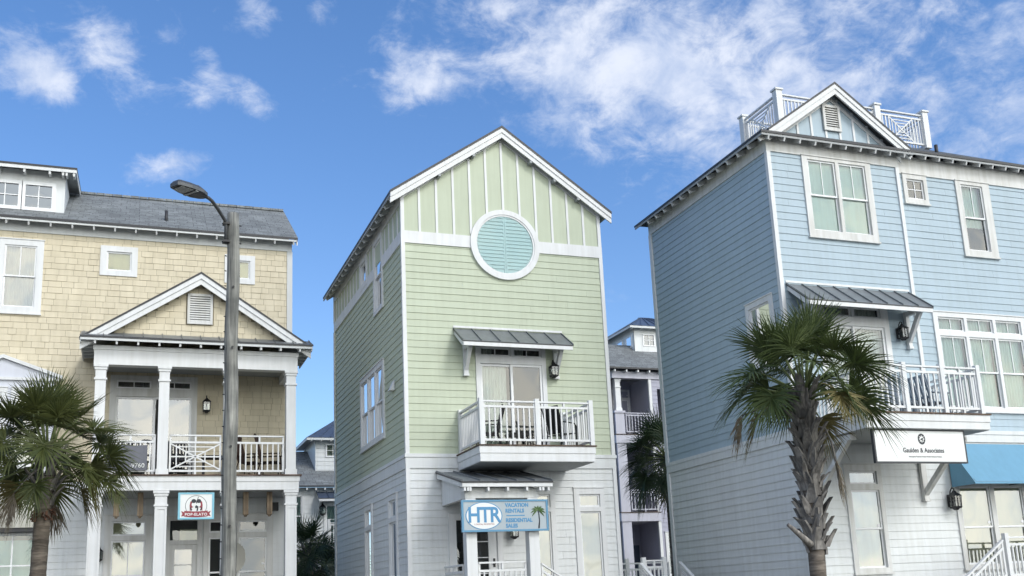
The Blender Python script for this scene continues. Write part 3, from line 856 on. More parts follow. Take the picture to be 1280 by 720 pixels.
def yellow_house():
    T = thing('yellow_house', 'cream shingled house with a pedimented two storey porch and grey shingle roof', 'house', (1, 31, 0), 'row houses')
    XL, XR, Y0, Y1 = -7.0, 4.52, 31.0, 36.6
    F = FF(Y0); hs = []
    hs.append(window(T, F, (-3.75, -2.56, 10.14, 12.33), [(-3.58, -2.74, 10.32, 12.16, 'dh', 1, 0)], back='curtain', glass='glass_mirror', sticker=False))
    hs.append(window(T, F, (-1.04, -.0, 11.42, 12.34), [(-.86, -.17, 11.58, 12.17)], back='blind', bm='blind_reflection', sill=False))
    hs.append(window(T, F, (2.51, 3.42, 11.42, 12.34), [(2.66, 3.27, 11.58, 12.17)], back='blind', bm='blind_reflection', sill=False))
    hs.append(window(T, F, (-.62, 1.79, 5.30, 8.42), [(-.45, .50, 8.04, 8.28, 'fx', 1), (.66, 1.62, 8.04, 8.28, 'fx', 1), (-.45, 1.64, 5.33, 7.80, 'slide')], back='rightside', bm='curtain_dark', glass='glass_mirror', name='sliding_door', depth=2.2, sill=False, tm='offwhite'))
    # ground floor
    gw = []
    gw.append(window(T, F, (-.62, .64, 1.75, 4.36), [(-.43, .47, 3.80, 4.20, 'fx', 0), (-.43, .47, 1.9, 3.66, 'dh', 1, 0, 2.68)], back='blind', bm='blind_yellow', tm='offwhite', sticker=False, glass='glass_mirror'))
    gw.append(window(T, F, (2.05, 4.02, 1.75, 4.36), [(2.2, 3.00, 3.84, 4.18, 'fx', 0), (3.04, 3.84, 3.84, 4.18, 'fx', 0), (2.2, 3.00, 2.0, 3.70, 'dh', 0, 0, 2.70), (3.04, 3.84, 2.0, 3.70, 'dh', 0, 0, 2.70)], back='open', tm='offwhite', sticker=True))
    gw.append((1.02, 1.98, 1.5, 4.32))
    gw.append((-6.2, -2.12, 1.2, 4.05))
    mb = MB(); lap_siding(mb, F, XL, XR, .5, 5.11, .187, gw)
    mb.face([(XR,Y0,.3),(XR,Y1,.3),(XR,Y1,5.2),(XR,Y0,5.2)])
    mb.build('ground_storey_wall', M['white_siding'], T)
    mb = MB(); shingles(mb, F, XL, XR-.12, 5.30, 12.58, .183, hs); mb.build('shingle_wall', M['cream'], T)
    mb = MB(); backing(mb, F, XL, XR, 5.2, 12.9, hs); mb.build('wall_sheathing', M['dark_gap'], T)
    mb = MB()
    mb.prism([(XR,Y0+.01,5.2),(XR,Y1,5.2),(XR,Y1,13.0),(XR,(Y0+Y1)/2,14.8),(XR,Y0+.01,12.9)], (-.1,0,0)); mb.box(XL, XR-.1, Y1-.1, Y1, .3, 12.9)
    mb.build('far_wall', M['cream'], T)
    pl = MB(); pl.box(XL, XR, Y0+.02, Y1, 0, .5); pl.build('foundation', M['concrete'], T)
    t = MB(); t.box(XL, XR+.03, Y0-.045, Y0+.01, 12.58, 12.94); t.build('frieze', M['grey_trim'], T)
    t = MB(); t.box(XR-.12, XR+.045, Y0-.042, Y0+.1, 5.3, 12.578); t.box(XR-.12, XR+.045, Y0-.042, Y0+.1, .5, 5.1); t.build('corner_board', M['grey_trim'], T)
    t = MB(); t.box(XL, -1.16, Y0-.06, Y0+.01, 5.11, 5.32); t.build('ledge_band', M['white'], T)
    # ---- main roof, ridge parallel with the street
    ye, ze, yr, zr = 30.6, 12.93, 33.8, 15.04; xr = 4.68
    mb = MB()
    slab(mb, (XL-.3,ye,ze), (xr,ye,ze), (xr,yr,zr), (XL-.3,yr,zr), .07)
    slab(mb, (xr,37.0,ze), (XL-.3,37.0,ze), (XL-.3,yr,zr), (xr,yr,zr), .07)
    rf = mb.build('roof', [M['roof'], M['edge'], M['soffit']], T)
    mb = MB()
    for i in range(46):
        x = XL-.3+.26*i; mb.box(x, x+.25, yr-.14, yr+.14, zr-.06, zr+.018+.004*(i % 2))
    mb.build('ridge_cap', M['roof'], rf)
    t = MB(); t.box(XL, xr-.01, ye+.02, ye+.05, ze-.13, ze-.074); t.build('eave_fascia', M['grey_trim'], rf)
    t = MB(); t.prism([(xr-.03, ye+.02, ze-.07), (xr-.03, yr, zr-.07), (xr-.03, yr, zr-.25), (xr-.03, ye+.02, ze-.25)], (.028, 0, 0)); t.build('rake_board', M['white'], rf)
    tails(rf, [(xr-.12-.58*i, ye+.052, ze-.19) for i in range(17)], (0, 1, 0), .045, .10, 'white', .36, slope=.6)
    t = MB(); t.tube([(.78, 31.35, 13.3), (.78, 31.35, 13.74)], .05, 10); t.build('vent_pipe', M['edge'], rf, smooth=True)
    # ---- dormer
    dy = 31.25; D = FF(dy)
    dm = MB(); dh = [(-3.20, -2.42, 13.42, 14.18), (-4.10, -3.32, 13.42, 14.18), (-5.0, -4.22, 13.42, 14.18)]
    plate(dm, D, -5.6, -2.10, 13.1, 14.62, dh, 0, -.04)
    dm.face([(-2.10,dy,13.1),(-2.10,33.5,13.1),(-2.10,33.5,14.7),(-2.10,dy,14.62)])
    d = dm.build('dormer', M['white_siding'], T)
    for (a, b, c, e) in dh:
        w = MB(); plate(w, D, a-.07, b+.07, c-.07, e+.07, [(a+.035, b-.035, c+.035, e-.035)], .035, -.03)
        u = (a+b)/2; z = (c+e)/2
        fbox(w, D, u-.014, u+.014, .0, .02, c+.03, e-.03); fbox(w, D, a+.03, b-.03, .0, .018, z-.014, z+.014)
        w.face([D(a,-.12,c), D(b,-.12,c), D(b,-.12,e), D(a,-.12,e)], 2)
        w.face([D(a+.03,-.01,c+.03), D(b-.03,-.01,c+.03), D(b-.03,-.01,e-.03), D(a+.03,-.01,e-.03)], 1)
        w.build('dormer_window', [M['vinyl'], M['glass_mirror'], M['room']], d)
    mb = MB(); slab(mb, (-5.9,dy-.40,14.66), (-1.78,dy-.40,14.66), (-1.78,33.6,15.02), (-5.9,33.6,15.02), .06)
    mb.build('dormer_roof', [M['roof_dark'], M['edge'], M['soffit']], d)
    mb = MB(); mb.box(-5.85, -1.80, dy-.385, dy-.36, 14.50, 14.598); mb.prism([(-1.815,dy-.36,14.60),(-1.815,33.4,14.93),(-1.815,33.4,14.80),(-1.815,dy-.36,14.50)], (.025,0,0)); mb.build('dormer_fascia', M['white'], d)
    tails(d, [(x, dy-.36, 14.46) for x in (-1.86, -2.06, -2.16, -2.52, -3.20, -3.88, -4.56)], (0, 1, 0), .06, .11, 'white', .36, slope=.1)
    # ---- two storey porch
    py = 29.13
    for x in (-.83, .805, 2.53, 4.25):
        column(T, x, py, 5.27, 8.27, .27); column(T, x, py, 1.5, 4.84, .31, True)
    mb = MB(); mb.box(-1.10, 4.47, 28.97, 31-.07, 4.85, 5.08); mb.box(-1.12, 4.49, 28.95, 31-.07, 5.082, 5.235); mb.build('deck_fascia', M['white'], T)
    mb = MB(); mb.box(-1.16, 4.54, 28.90, 31-.07, 5.238, 5.272); mb.build('porch_deck', M['deck'], T)
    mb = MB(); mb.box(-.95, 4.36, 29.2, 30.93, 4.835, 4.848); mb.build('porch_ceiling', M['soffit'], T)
    mb = MB(); mb.box(-1.1, 4.5, 28.9, 31-.07, 1.36, 1.5); mb.build('porch_floor', M['deck'], T)
    mb = MB(); mb.box(-1.05, 4.45, 28.96, 30.9, .0, 1.358); mb.build('porch_skirt', M['white_siding'], T)
    mb = MB()
    for i in range(8): mb.box(.95, 2.38, 28.9-.28*(i+1), 28.9-.28*i, 0, 1.5-.185*(i+1))
    mb.build('stair_flight', M['concrete'], T)
    mb = MB(); mb.box(-1.02, 4.43, 28.98, 29.28, 8.272, 8.68); mb.box(-1.05, 4.46, 28.955, 29.30, 8.682, 8.80)
    for xa, xb in ((-1.02, -.76), (4.17, 4.43)): mb.box(xa, xb, 29.28, 30.95, 8.272, 8.68)
    mb.build('porch_beam', M['white'], T)
    mb = MB(); mb.box(-.76, 4.17, 29.28, 30.93, 8.50, 8.52); mb.build('porch_upper_ceiling', M['soffit'], T)
    mb = MB()   # pent eave in front of the pediment
    slab(mb, (-1.38,28.58,8.97), (4.82,28.58,8.97), (4.80,29.10,9.20), (-1.36,29.10,9.20), .05)
    for i in range(13): x = -1.30+.505*i; mb.beam((x,28.58,8.985), (x,29.08,9.215), .018, .035)
    gx, gz, sl = 1.70, 11.00, .657
    zt = gable_h(gx, gz, sl)
    xa, xb = -1.40, 4.80
    pent = mb.build('pent_roof', [M['metal'], M['edge'], M['soffit']], T)
    mb = MB()
    slab(mb, (xa,31.0,zt(xa)), (xa,28.74,zt(xa)), (gx,28.74,gz), (gx,31.0,gz), .06)
    slab(mb, (xb,28.74,zt(xb)), (xb,31.0,zt(xb)), (gx,31.0,gz), (gx,28.74,gz), .06)
    pr = mb.build('porch_roof', [M['metal'], M['edge'], M['soffit']], T)
    for xe in (xa+.02, xb-.02):
        mb = MB()
        for (da, db, y0_, th) in ((-.062, -.20, 28.755, .04), (-.20, -.36, 28.79, .05)):
            e2 = 1 if xe > gx else -1
            mb.prism([(xe,y0_,zt(xe)+da), (gx,y0_,gz+da), (gx,y0_,gz+db), (xe-e2*(-(db+.062))/sl*.0,y0_,zt(xe)+db)], (0, th, 0))
        mb.build('rake_board', M['white'], pr)
    mb = MB(); mb.box(-1.36, 4.80, 28.60, 28.63, 8.85, 8.918); mb.build('eave_fascia', M['grey_trim'], pent)
    tails(pent, [(-1.0+.545*i, 28.632, 8.82) for i in range(11)], (0, 1, 0), .05, .11, 'white', .34, slope=.2)
    mb = MB()
    for x, s_ in ((-1.38, 1), (4.80, -1)): mb.box(min(x, x+s_*.03), max(x, x+s_*.03), 28.64, 30.95, 8.80, 8.93)
    mb.build('side_fascia', M['grey_trim'], pent)
    for s_, x in ((1, -1.34), (-1, 4.76)):
        tails(pr, [(x, 28.9+.4*i, 8.82) for i in range(5)], (s_, 0, 0), .05, .09, 'grey_trim', .33, slope=.1)
    mb = MB()
    G = FF(29.10); zz = gable_h(gx, gz-.30, sl)
    shingles(mb, G, -1.3, 4.7, 9.15, 10.75, .183, [(1.33, 2.08, 9.52, 10.44)], urange=lambda z: (gx-(gz-.28-z)/sl, gx+(gz-.28-z)/sl) if z < gz-.30 else (gx, gx))
    pd = mb.build('pediment_wall', M['cream'], T)
    mb = MB(); mb.prism([(-1.25,29.105,9.1), (4.65,29.105,9.1), (gx,29.105,gz-.2)], (0,.02,0)); mb.build('pediment_backing', M['dark_gap'], pd)
    louver_vent(T, 1.36, 2.05, 29.07, 9.54, 10.43, 'offwhite')
    # railings
    rail_run(T, (-.70, 29.13), (.67, 29.13), 5.272, (), top=1.10, second=.91, bot=.12, sp=.13)
    rail_run(T, (.94, 29.13), (2.395, 29.13), 5.272, (), top=1.10, second=.91, bot=.12, pattern='chip')
    rail_run(T, (2.665, 29.13), (4.115, 29.13), 5.272, (), top=1.10, second=.91, bot=.12, sp=.155)
    rail_run(T, (4.25, 29.28), (4.25, 30.9), 5.272, (), top=1.10, second=.91, bot=.12, sp=.155)
    # hanging timber brackets below the deck
    for x in (-.31, .29, 3.06, 3.71):
        b = MB(); b.box(x-.072, x+.072, 29.32, 29.46, 4.20, 4.834); b.prism([(x-.05,29.335,4.20),(x+.05,29.335,4.20),(x+.03,29.36,4.15),(x-.03,29.36,4.15)], (0,.09,0)); b.build('timber_bracket', M['timber'], T)
    sp = MB(); sp.box(3.86, 4.12, 30.55, 30.80, 4.42, 4.66); sp.box(3.97, 4.01, 30.80, 30.98, 4.50, 4.56); sp.build('loudspeaker', M['black'], T)
    # shop door
    mb = MB(); plate(mb, F, 1.00, 2.00, 1.5, 4.34, [(1.13, 1.88, 1.52, 3.52), (1.13, 1.88, 3.64, 4.20)], .055, -.03); mb.build('door_casing', M['offwhite'], T)
    d = MB(); plate(d, F, 1.13, 1.88, 1.52, 3.52, [(1.27, 1.74, 1.85, 3.38)], .01, -.03); fbox(d, F, 1.27, 1.74, -.015, .0, 2.93, 2.96); door = d.build('shop_door', M['offwhite'], T)
    d = MB(); d.face([F(1.27,-.02,1.85),F(1.74,-.02,1.85),F(1.74,-.02,3.38),F(1.27,-.02,3.38)]); d.build('pane', M['glass_mirror'], door)
    d = MB(); d.face([F(1.13,-.02,3.64),F(1.88,-.02,3.64),F(1.88,-.02,4.20),F(1.13,-.02,4.20)]); d.build('transom', M['glass'], T)
    d = MB(); d.face([F(1.4,-.05,3.64),F(1.88,-.05,3.64),F(1.88,-.05,3.95),F(1.4,-.05,3.95)]); d.build('transom_blind', M['blind_yellow'], T)
    d = MB(); d.face([F(1.0,-.8,1.5),F(2.0,-.8,1.5),F(2.0,-.8,4.3),F(1.0,-.8,4.3)]); d.build('shop_interior', M['room'], T)
    # big shop window with beige panel above
    mb = MB(); plate(mb, F, -6.3, -2.08, 1.2, 3.98, [(-6.1, -4.4, 1.4, 3.86), (-4.3, -2.24, 1.4, 3.86)], .05, -.05)
    w = mb.build('shop_window', M['white'], T)
    mb = MB()
    for a, b in ((-6.1, -4.4), (-4.3, -2.24)):
        for u in (a+(b-a)/3, a+2*(b-a)/3): fbox(mb, F, u-.02, u+.02, -.03, -.0, 1.4, 3.86)
        for z in (2.2, 3.05): fbox(mb, F, a, b, -.03, -.003, z-.02, z+.02)
    mb.build('glazing_bars', M['vinyl'], w)
    mb = MB(); mb.face([F(-6.1,-.03,1.4),F(-2.24,-.03,1.4),F(-2.24,-.03,3.86),F(-6.1,-.03,3.86)]); mb.build('pane', M['glass'], w)
    mb = MB(); mb.face([F(-6.1,-.25,1.4),F(-2.24,-.25,1.4),F(-2.24,-.25,3.75),F(-6.1,-.25,3.75)]); mb.build('blind', M['curtain_green'], w)
    mb = MB(); fbox(mb, F, -6.3, -2.05, .03, .34, 4.05, 5.06); mb.build('beige_panel', M['panel'], T)
    mb = MB(); fbox(mb, F, -6.28, -2.07, .05, .31, 3.94, 4.047); mb.build('dark_strip', M['edge'], T)  # black band along the underside of the beige panel
    # pedimented bay at the left
    b = MB(); by = 30.7; B = FF(by)
    w = [(-4.45, -3.25, 5.7, 7.9), (-3.15, -2.25, 5.7, 7.9)]
    plate(b, B, -4.75, -2.05, 5.32, 8.2, [(h[0]+.1, h[1]-.1, h[2]+.1, h[3]-.1) for h in w], 0, -.05)
    b.face([(-2.05,by,5.32),(-2.05,Y0,5.32),(-2.05,Y0,8.2),(-2.05,by,8.2)])
    bay = b.build('window_bay', M['lilac'], T)
    for a, c, z0, z1 in w:
        window(T, B, (a, c, z0, z1), [(a+.13, c-.13, z0+.13, z1-.13, 'dh', 1, 0)], back='curtain', glass='glass_mirror', depth=.25)
    b = MB(); b.prism([(-4.85,by-.03,8.2),(-1.95,by-.03,8.2),(-3.4,by-.03,8.72)], (0,.32,0)); b.build('bay_pediment', M['lilac'], bay)
    b = MB()
    for xe in (-4.93, -1.87): b.prism([(xe,by-.12,8.17),(-3.4,by-.12,8.73),(-3.4,by-.12,8.83),(xe,by-.12,8.27)], (0,.42,0))
    b.box(-4.85, -1.95, by-.07, by-.032, 8.12, 8.2)
    b.build('pediment_trim', M['white'], bay)
    return T
yellow_house()
lantern('wall_lantern', 'black lantern on cream shingles beside the sliding door of the upper porch', (2.05, 30.97, 7.57), 1.05)
lantern('wall_lantern', 'black lantern on the ground floor wall of the cream house, near the palm', (-.72, 30.97, 3.3), .9)

def popelato_sign():
    T = thing('sign_board', 'light blue framed sign with a round emblem over a red ribbon', 'sign', (1.71, 29.05, 4.06), 'shop signs')
    x0, x1, z0, z1, y = 1.25, 2.18, 4.07, 4.79, 29.05
    mb = MB(); mb.box(x0, x1, y, y+.06, z0, z1); mb.build('board', M['sign_white'], T)
    mb = MB(); plate(mb, FF(y), x0-.005, x1+.005, z0-.005, z1+.005, [(x0+.05, x1-.05, z0+.045, z1-.045)], .012, -.065); mb.build('frame', M['sign_cyan'], T)
    cx, cz = 1.715, 4.43
    mb = MB(); ring_faces(mb, cx, cz, .272, .283, y-.004, y-.001, 48); mb.build('emblem_ring', M['sign_ink'], T)
    P = lambda pts, d=.006: MB().prism([(cx+a, y-d, cz+b) for a, b in pts], (0, .003, 0))
    el = lambda ox, oz, a, b, n=20: [(ox+a*math.cos(2*math.pi*i/n), oz+b*math.sin(2*math.pi*i/n)) for i in range(n)]
    # two stylised facing heads: dark caps, red hair, pale faces
    for s in (-1, 1):
        P([(s*.16, -.17), (s*.17, .02), (s*.15, .12), (s*.07, .14), (s*.06, -.02), (s*.12, -.06)]).build('emblem_hair', M['sign_red'], T)
        P(el(s*.065, .13, .062, .055), .008).build('emblem_cap', M['sign_ink'], T)
        P(el(s*.07, .035, .05, .06), .0075).build('emblem_face', M['sign_white'], T)
        P([(s*.10, -.10), (s*.15, -.02), (s*.16, -.06), (s*.12, -.14)], .009).build('emblem_collar', M['sign_ink'], T)
    P([(-.01, .10), (.02, .16), (.05, .245), (.065, .25), (.03, .15), (.012, .05)], .0095).build('emblem_stem', M['sign_ink'], T)
    P([(-.03, -.02), (.0, .02), (.06, -.02), (.05, -.13), (.01, -.15), (.02, -.06), (-.02, -.06)], .0095).build('emblem_knot', M['sign_ink'], T)
    rb = MB()
    for s in (-1, 1): rb.prism([(cx+s*.27, y-.007, 4.24), (cx+s*.385, y-.007, 4.295), (cx+s*.35, y-.007, 4.215), (cx+s*.385, y-.007, 4.15), (cx+s*.27, y-.007, 4.17)], (0, .003, 0))
    n = 12; top = [(cx-.305+.61*i/n, y-.012, 4.29-.02*math.cos((i/n-.5)*math.pi)+.01) for i in range(n+1)]
    bot = [(cx+.305-.61*i/n, y-.012, 4.125+.02*math.cos((i/n-.5)*math.pi)*-1+.02) for i in range(n+1)]
    rb.prism(top+bot, (0, .003, 0)); rb.build('ribbon', M['sign_red'], T)
    text_mesh('POP-ELATO', .105, (cx, y-.013, 4.165), T, 'sign_white', ext=.002, bold=.002, spacing=1.08)
    for x in (1.45, 1.98): mb = MB(); mb.box(x-.012, x+.012, y+.02, y+.045, 4.79, 4.852); mb.build('hanger', M['black'], T)
popelato_sign()

def banner():
    T = thing('banner', 'dark grey cloth banner with white digits tied to the porch railing of the cream house', 'banner', (.0, 29.05, 5.35), 'cloth notices')
    mb = MB(); n = 10; x0, x1 = -.62, .42; z0, z1 = 5.40, 6.09
    def p(i, j):
        u, v = i/n, j/6
        return (x0+(x1-x0)*u, 29.055+.018*math.sin(u*7+v*2), z0+(z1-z0)*v-.02*math.sin(math.pi*u)*v)
    for i in range(n):
        for j in range(6): mb.face([p(i,j), p(i+1,j), p(i+1,j+1), p(i,j+1)])
    mb.build('cloth', M['banner'], T, smooth=True)
    text_mesh('-9760', .17, (.36, 29.03, 5.47), T, 'sign_white', align='RIGHT', ext=.002)
    for x in (x0, x1): mb = MB(); mb.tube([(x, 29.05, 6.07), (x, 29.10, 6.17)], .008, 6); mb.build('tie', M['black'], T)
banner()

def oval_board():
    T = thing('oval_sign', 'plain beige oval board standing in the shop window behind the wooden pole', 'sign', (2.95, 30.90, 2.9))
    mb = MB(); mb.prism([(2.93+.30*math.cos(i*math.pi/24), 30.90, 3.12+.42*math.sin(i*math.pi/24)) for i in range(48)], (0, .03, 0)); mb.build('board', M['oval'], T)
    mb = MB(); mb.tube([(2.93, 30.915, 1.5), (2.93, 30.915, 2.72)], .015, 6); mb.tube([(2.93,30.915,1.505),(3.15,30.915,1.505)], .015, 6); mb.build('stand', M['black'], T)
oval_board()
# ================================================================== the blue house
def blue_house():
    T = thing('blue_house', 'pale blue three storey house with a railed roof deck and a white ground floor', 'house', (19, 20.25, 0), 'row houses')
    X0, XB, X1, Y0, YM, Y1 = 14.92, 19.0, 24.2, 20.25, 20.55, 26.55
    F, FM, S = FF(Y0), FF(YM), LF(X0)
    hb = []; hm = []; hg = []; hs = []
    hb.append(window(T, F, (15.93, 18.10, 10.23, 12.43), [(16.10, 16.96, 10.41, 12.34, 'dh', 1), (17.06, 17.92, 10.41, 12.34, 'dh', 1)], back='blind', bm='curtain_green', tm='offwhite'))
    hb.append(window(T, F, (15.87, 18.06, 5.32, 8.56), [(16.10, 16.92, 8.16, 8.42), (17.0, 17.82, 8.16, 8.42), (16.02, 17.90, 5.34, 7.92, 'slide')], back='curtain', name='sliding_door', sill=False, depth=2))
    hm.append(window(T, FM, (19.42, 20.24, 11.60, 12.43), [(19.54, 20.12, 11.72, 12.30, 'fx', 1, 1)], back='open', tm='offwhite'))
    hm.append(window(T, FM, (21.25, 22.46, 10.24, 12.43), [(21.43, 22.20, 10.40, 12.33, 'dh', 1)], back='curtain', bm='curtain_green', tm='offwhite', cover=.62))
    li = []
    for a, b in ((19.97, 20.85), (20.95, 21.85), (21.95, 22.85)):
        li += [(a, b, 8.04, 8.42, 'fx', 1), (a, b, 5.98, 7.90, 'dh', 1, 0, 6.94)]
    hm.append(window(T, FM, (19.82, 23.0, 5.88, 8.55), li, back='curtain', bm='curtain_green'))
    hg.append(window(T, F, (16.14, 17.24, 1.82, 4.40), [(16.28, 17.10, 3.93, 4.25), (16.28, 17.12, 1.93, 3.79, 'dh', 0, 0, 2.86)], back='blind', bm='curtain', tm='offwhite', sticker=True, glass='glass_mirror'))
    hg.append(window(T, F, (19.46, 22.9, 1.82, 4.02), [(19.60, 20.58, 1.92, 3.86, 'dh', 0, 0, 2.84), (20.72, 21.68, 1.92, 3.86, 'dh', 0, 0, 2.84), (21.80, 22.74, 1.92, 3.86, 'dh', 0, 0, 2.84)], back='blind', bm='blind_yellow', tm='offwhite', sticker=True, glass='glass_mirror'))
    hs.append(window(T, S, (20.62, 21.80, 6.9, 8.76), [(20.76, 21.66, 7.04, 8.62, 'dh', 0)], back='open', sill=True, tm='white'))
    mb = MB(); lap_siding(mb, F, X0, X1, .5, 5.0, .19, hg); lap_siding(mb, S, Y0, Y1, .5, 5.0, .19); mb.face([(X1,Y0,.5),(X1,Y1,.5),(X1,Y1,5.3),(X1,Y0,5.3)])
    mb.build('ground_storey_wall', M['white_siding'], T)
    mb = MB()
    lap_siding(mb, F, X0, XB, 5.3, 12.43, .19, hb); lap_siding(mb, FM, XB, X1, 5.3, 12.43, .19, hm); lap_siding(mb, S, Y0, Y1, 5.3, 12.43, .19, hs)
    mb.face([(XB,Y0,5.3),(XB,YM,5.3),(XB,YM,12.8),(XB,Y0,12.8)]); mb.face([(X1,YM,5.3),(X1,Y1,5.3),(X1,Y1,12.8),(X1,YM,12.8)]); mb.face([(X0,Y1,.5),(X1,Y1,.5),(X1,Y1,12.8),(X0,Y1,12.8)])
    mb.build('upper_storey_wall', M['blue'], T)
    pl = MB(); pl.box(X0, X1, Y0+.02, Y1, 0, .5); pl.build('foundation', M['concrete'], T)
    t = MB(); t.box(X0-.045, XB+.04, Y0-.045, Y0+.01, 12.43, 12.86); t.box(XB+.045, X1, YM-.045, YM+.01, 12.43, 12.95); t.box(X0-.043, X0+.01, Y0+.012, Y1+.03, 12.43, 12.86)
    t.build('frieze', M['offwhite'], T)
    t = MB(); t.box(X0-.06, X1+.05, Y0-.07, Y0+.01, 5.20, 5.30); t.box(X0-.05, X1+.05, Y0-.05, Y0+.01, 5.0, 5.198); t.box(X0-.06, X0+.01, Y0+.012, Y1+.03, 5.20, 5.30); t.box(X0-.048, X0+.01, Y0+.012, Y1+.03, 5.0, 5.198); t.box(XB-.01, X1, Y0, YM, 5.24, 5.302)
    t.build('ledge_band', M['white_siding'], T)
    for (xa, xb, ya, yb, za, zb) in ((X0-.045, X0+.07, Y0-.05, Y0+.06, 5.302, 12.428), (XB-.06, XB+.045, Y0-.05, YM, 5.304, 12.428), (X0-.05, X0+.06, Y1-.1, Y1+.05, 5.302, 12.428), (X0-.045, X0+.07, Y0-.048, Y0+.06, .5, 4.998), (X0-.05, X0+.06, Y1-.1, Y1+.05, .5, 4.998)):
        c = MB(); c.box(xa, xb, ya, yb, za, zb); c.build('corner_board', M['white'], T)
    # ---- hip roof up to the deck
    sl = .60; xe0, xe1, ye, yb, ze = 14.56, 24.58, 19.90, 26.9, 12.83
    dx0, dx1, dy0, dy1, dz = 16.95, 22.20, 22.28, 24.5, 14.255
    ym = YM-.35; zm = ze+sl*(ym-ye)
    fx = xe0+(ym-ye); xs = 19.36
    mb = MB()
    mb.face([(xe0,ye,ze), (xs,ye,ze), (xs,ym,zm), (xe1-.3,ym,zm), (dx1,dy0,dz), (dx0,dy0,dz)], 0)
    mb.face([(xe0,yb,ze), (xe0,ye,ze), (dx0,dy0,dz), (dx0,dy1,dz)], 0)
    mb.face([(xe1-.3,ym,zm), (xe1-.3,yb,zm), (dx1,dy1,dz), (dx1,dy0,dz)], 0)
    mb.face([(xe1-.3,yb,zm), (xe0,yb,ze), (dx0,dy1,dz), (dx1,dy1,dz)], 0)
    mb.face([(dx0,dy0,dz), (dx1,dy0,dz), (dx1,dy1,dz), (dx0,dy1,dz)], 0)
    # underside
    th = .06
    def edge(a, b): 
        a = Vector(a); b = Vector(b); d = Vector((0,0,th)); mb.face([a, b, b-d, a-d], 1)
    edge((xe0,ye,ze), (xs,ye,ze)); edge((xs,ye,ze), (xs,ym,zm)); edge((xs,ym,zm), (xe1-.3,ym,zm)); edge((xe0,ye,ze), (xe0,yb,ze)); edge((xe1-.3,ym,zm), (xe1-.3,yb,zm))
    mb.face([(xe0,ye,ze-th), (xs,ye,ze-th), (xs,YM,ze-th+sl*(YM-ye)), (xe0+.65,YM,ze-th+sl*(YM-ye))], 2)
    mb.face([(xs,ym,zm-th), (xe1-.3,ym,zm-th), (xe1-.3,YM+.1,zm-th+sl*(YM+.1-ym)), (xs,YM+.1,zm-th+sl*(YM+.1-ym))], 2)
    mb.face([(xe0,yb,ze-th), (xe0,ye,ze-th), (xe0+.65,YM,ze-th+sl*.65), (xe0+.65,yb,ze-th+sl*.65)], 2)
    rf = mb.build('roof', [M['roof_dark'], M['edge'], M['soffit']], T)
    t = MB(); t.box(xe0+.02, xs-.01, ye+.02, ye+.045, ze-.12, ze-.062); t.box(xs-.01, xe1-.32, ym+.02, ym+.045, zm-.12, zm-.062); t.box(xe0+.02, xe0+.045, ye+.046, yb, ze-.12, ze-.062); t.box(xs-.035, xs-.01, ye+.046, ym+.019, ze-.12, ze-.062)
    t.build('eave_fascia', M['fascia'], rf)
    tails(rf, [(14.80+.475*i, ye+.047, ze-.165) for i in range(10)], (0, 1, 0), .042, .10, 'white', .34, slope=.5)
    tails(rf, [(19.60+.475*i, ym+.047, zm-.165) for i in range(10)], (0, 1, 0), .042, .10, 'white', .34, slope=.5)
    tails(rf, [(xe0+.047, 20.1+.5*i, ze-.175) for i in range(13)], (1, 0, 0), .05, .12, 'offwhite', .34, slope=.5)
    t = MB(); t.tube([(21.1, 20.85, 13.3), (21.1, 20.85, 13.62)], .05, 10); t.build('vent_pipe', M['edge'], rf, smooth=True)
    # ---- pediment over the bay
    gx, gz, gs = 17.13, 14.58, .715; gy = 20.33
    zt = gable_h(gx, gz, gs); xa, xb = 14.88, 19.38; fy = 20.02
    mb = MB()
    yb2 = 22.3
    slab(mb, (xa,yb2,zt(xa)), (xa,fy,zt(xa)), (gx,fy,gz), (gx,yb2,gz), .06); slab(mb, (xb,fy,zt(xb)), (xb,yb2,zt(xb)), (gx,yb2,gz), (gx,fy,gz), .06)
    gr = mb.build('gable_roof', [M['roof_dark'], M['edge'], M['soffit']], T)
    for xe in (xa+.01, xb-.01):
        m2 = MB()
        for (da, db, y0_, thk) in ((-.062, -.19, fy+.012, .035), (-.19, -.34, fy+.035, .045)):
            m2.prism([(xe,y0_,zt(xe)+da), (gx,y0_,gz+da), (gx,y0_,gz+db), (xe,y0_,zt(xe)+db)], (0, thk, 0))
        m2.build('rake_board', M['white'], gr)
    mb = MB(); zu = gable_h(gx, gz-.25, gs); mb.prism([(15.2,gy,12.95), (19.06,gy,12.95), (gx,gy,gz-.12)], (0,.05,0)); gw = mb.build('gable_wall', M['blue'], T)
    for x in (15.55, 16.0, 16.45, 16.9, 17.35, 17.8, 18.25, 18.7): mb = MB(); mb.box(x-.032, x+.032, gy-.025, gy-.001, 12.95, gz-.2-gs*abs(x-gx)); mb.build('batten', M['white'], gw)
    m2 = MB()
    for xe in (15.0, 19.26): m2.prism([(xe,gy-.027,zt(xe)-.42), (gx,gy-.027,gz-.42), (gx,gy-.027,gz-.28), (xe,gy-.027,zt(xe)-.28)], (0, .025, 0))
    m2.build('rake_frieze', M['white'], gw)
    louver_vent(T, 16.83, 17.38, gy-.02, 13.28, 14.02, 'offwhite')
    # ---- roof deck railing
    pz = dz+.02; kw = dict(top=1.06, second=.93, bot=.12, pattern='walk', post_w=.20, post_h=1.16, cap=.035, blocks=1)
    rail_run(T, (dx0+.02, dy0), (dx1, dy0), pz, (0, .66, 1), name='roof_deck_railing', **kw)
    skip_posts.add(0.0)
    rail_run(T, (dx0+.02, dy0), (dx0+.02, 24.0), pz, (0.0, 1), name='roof_deck_railing', **kw)
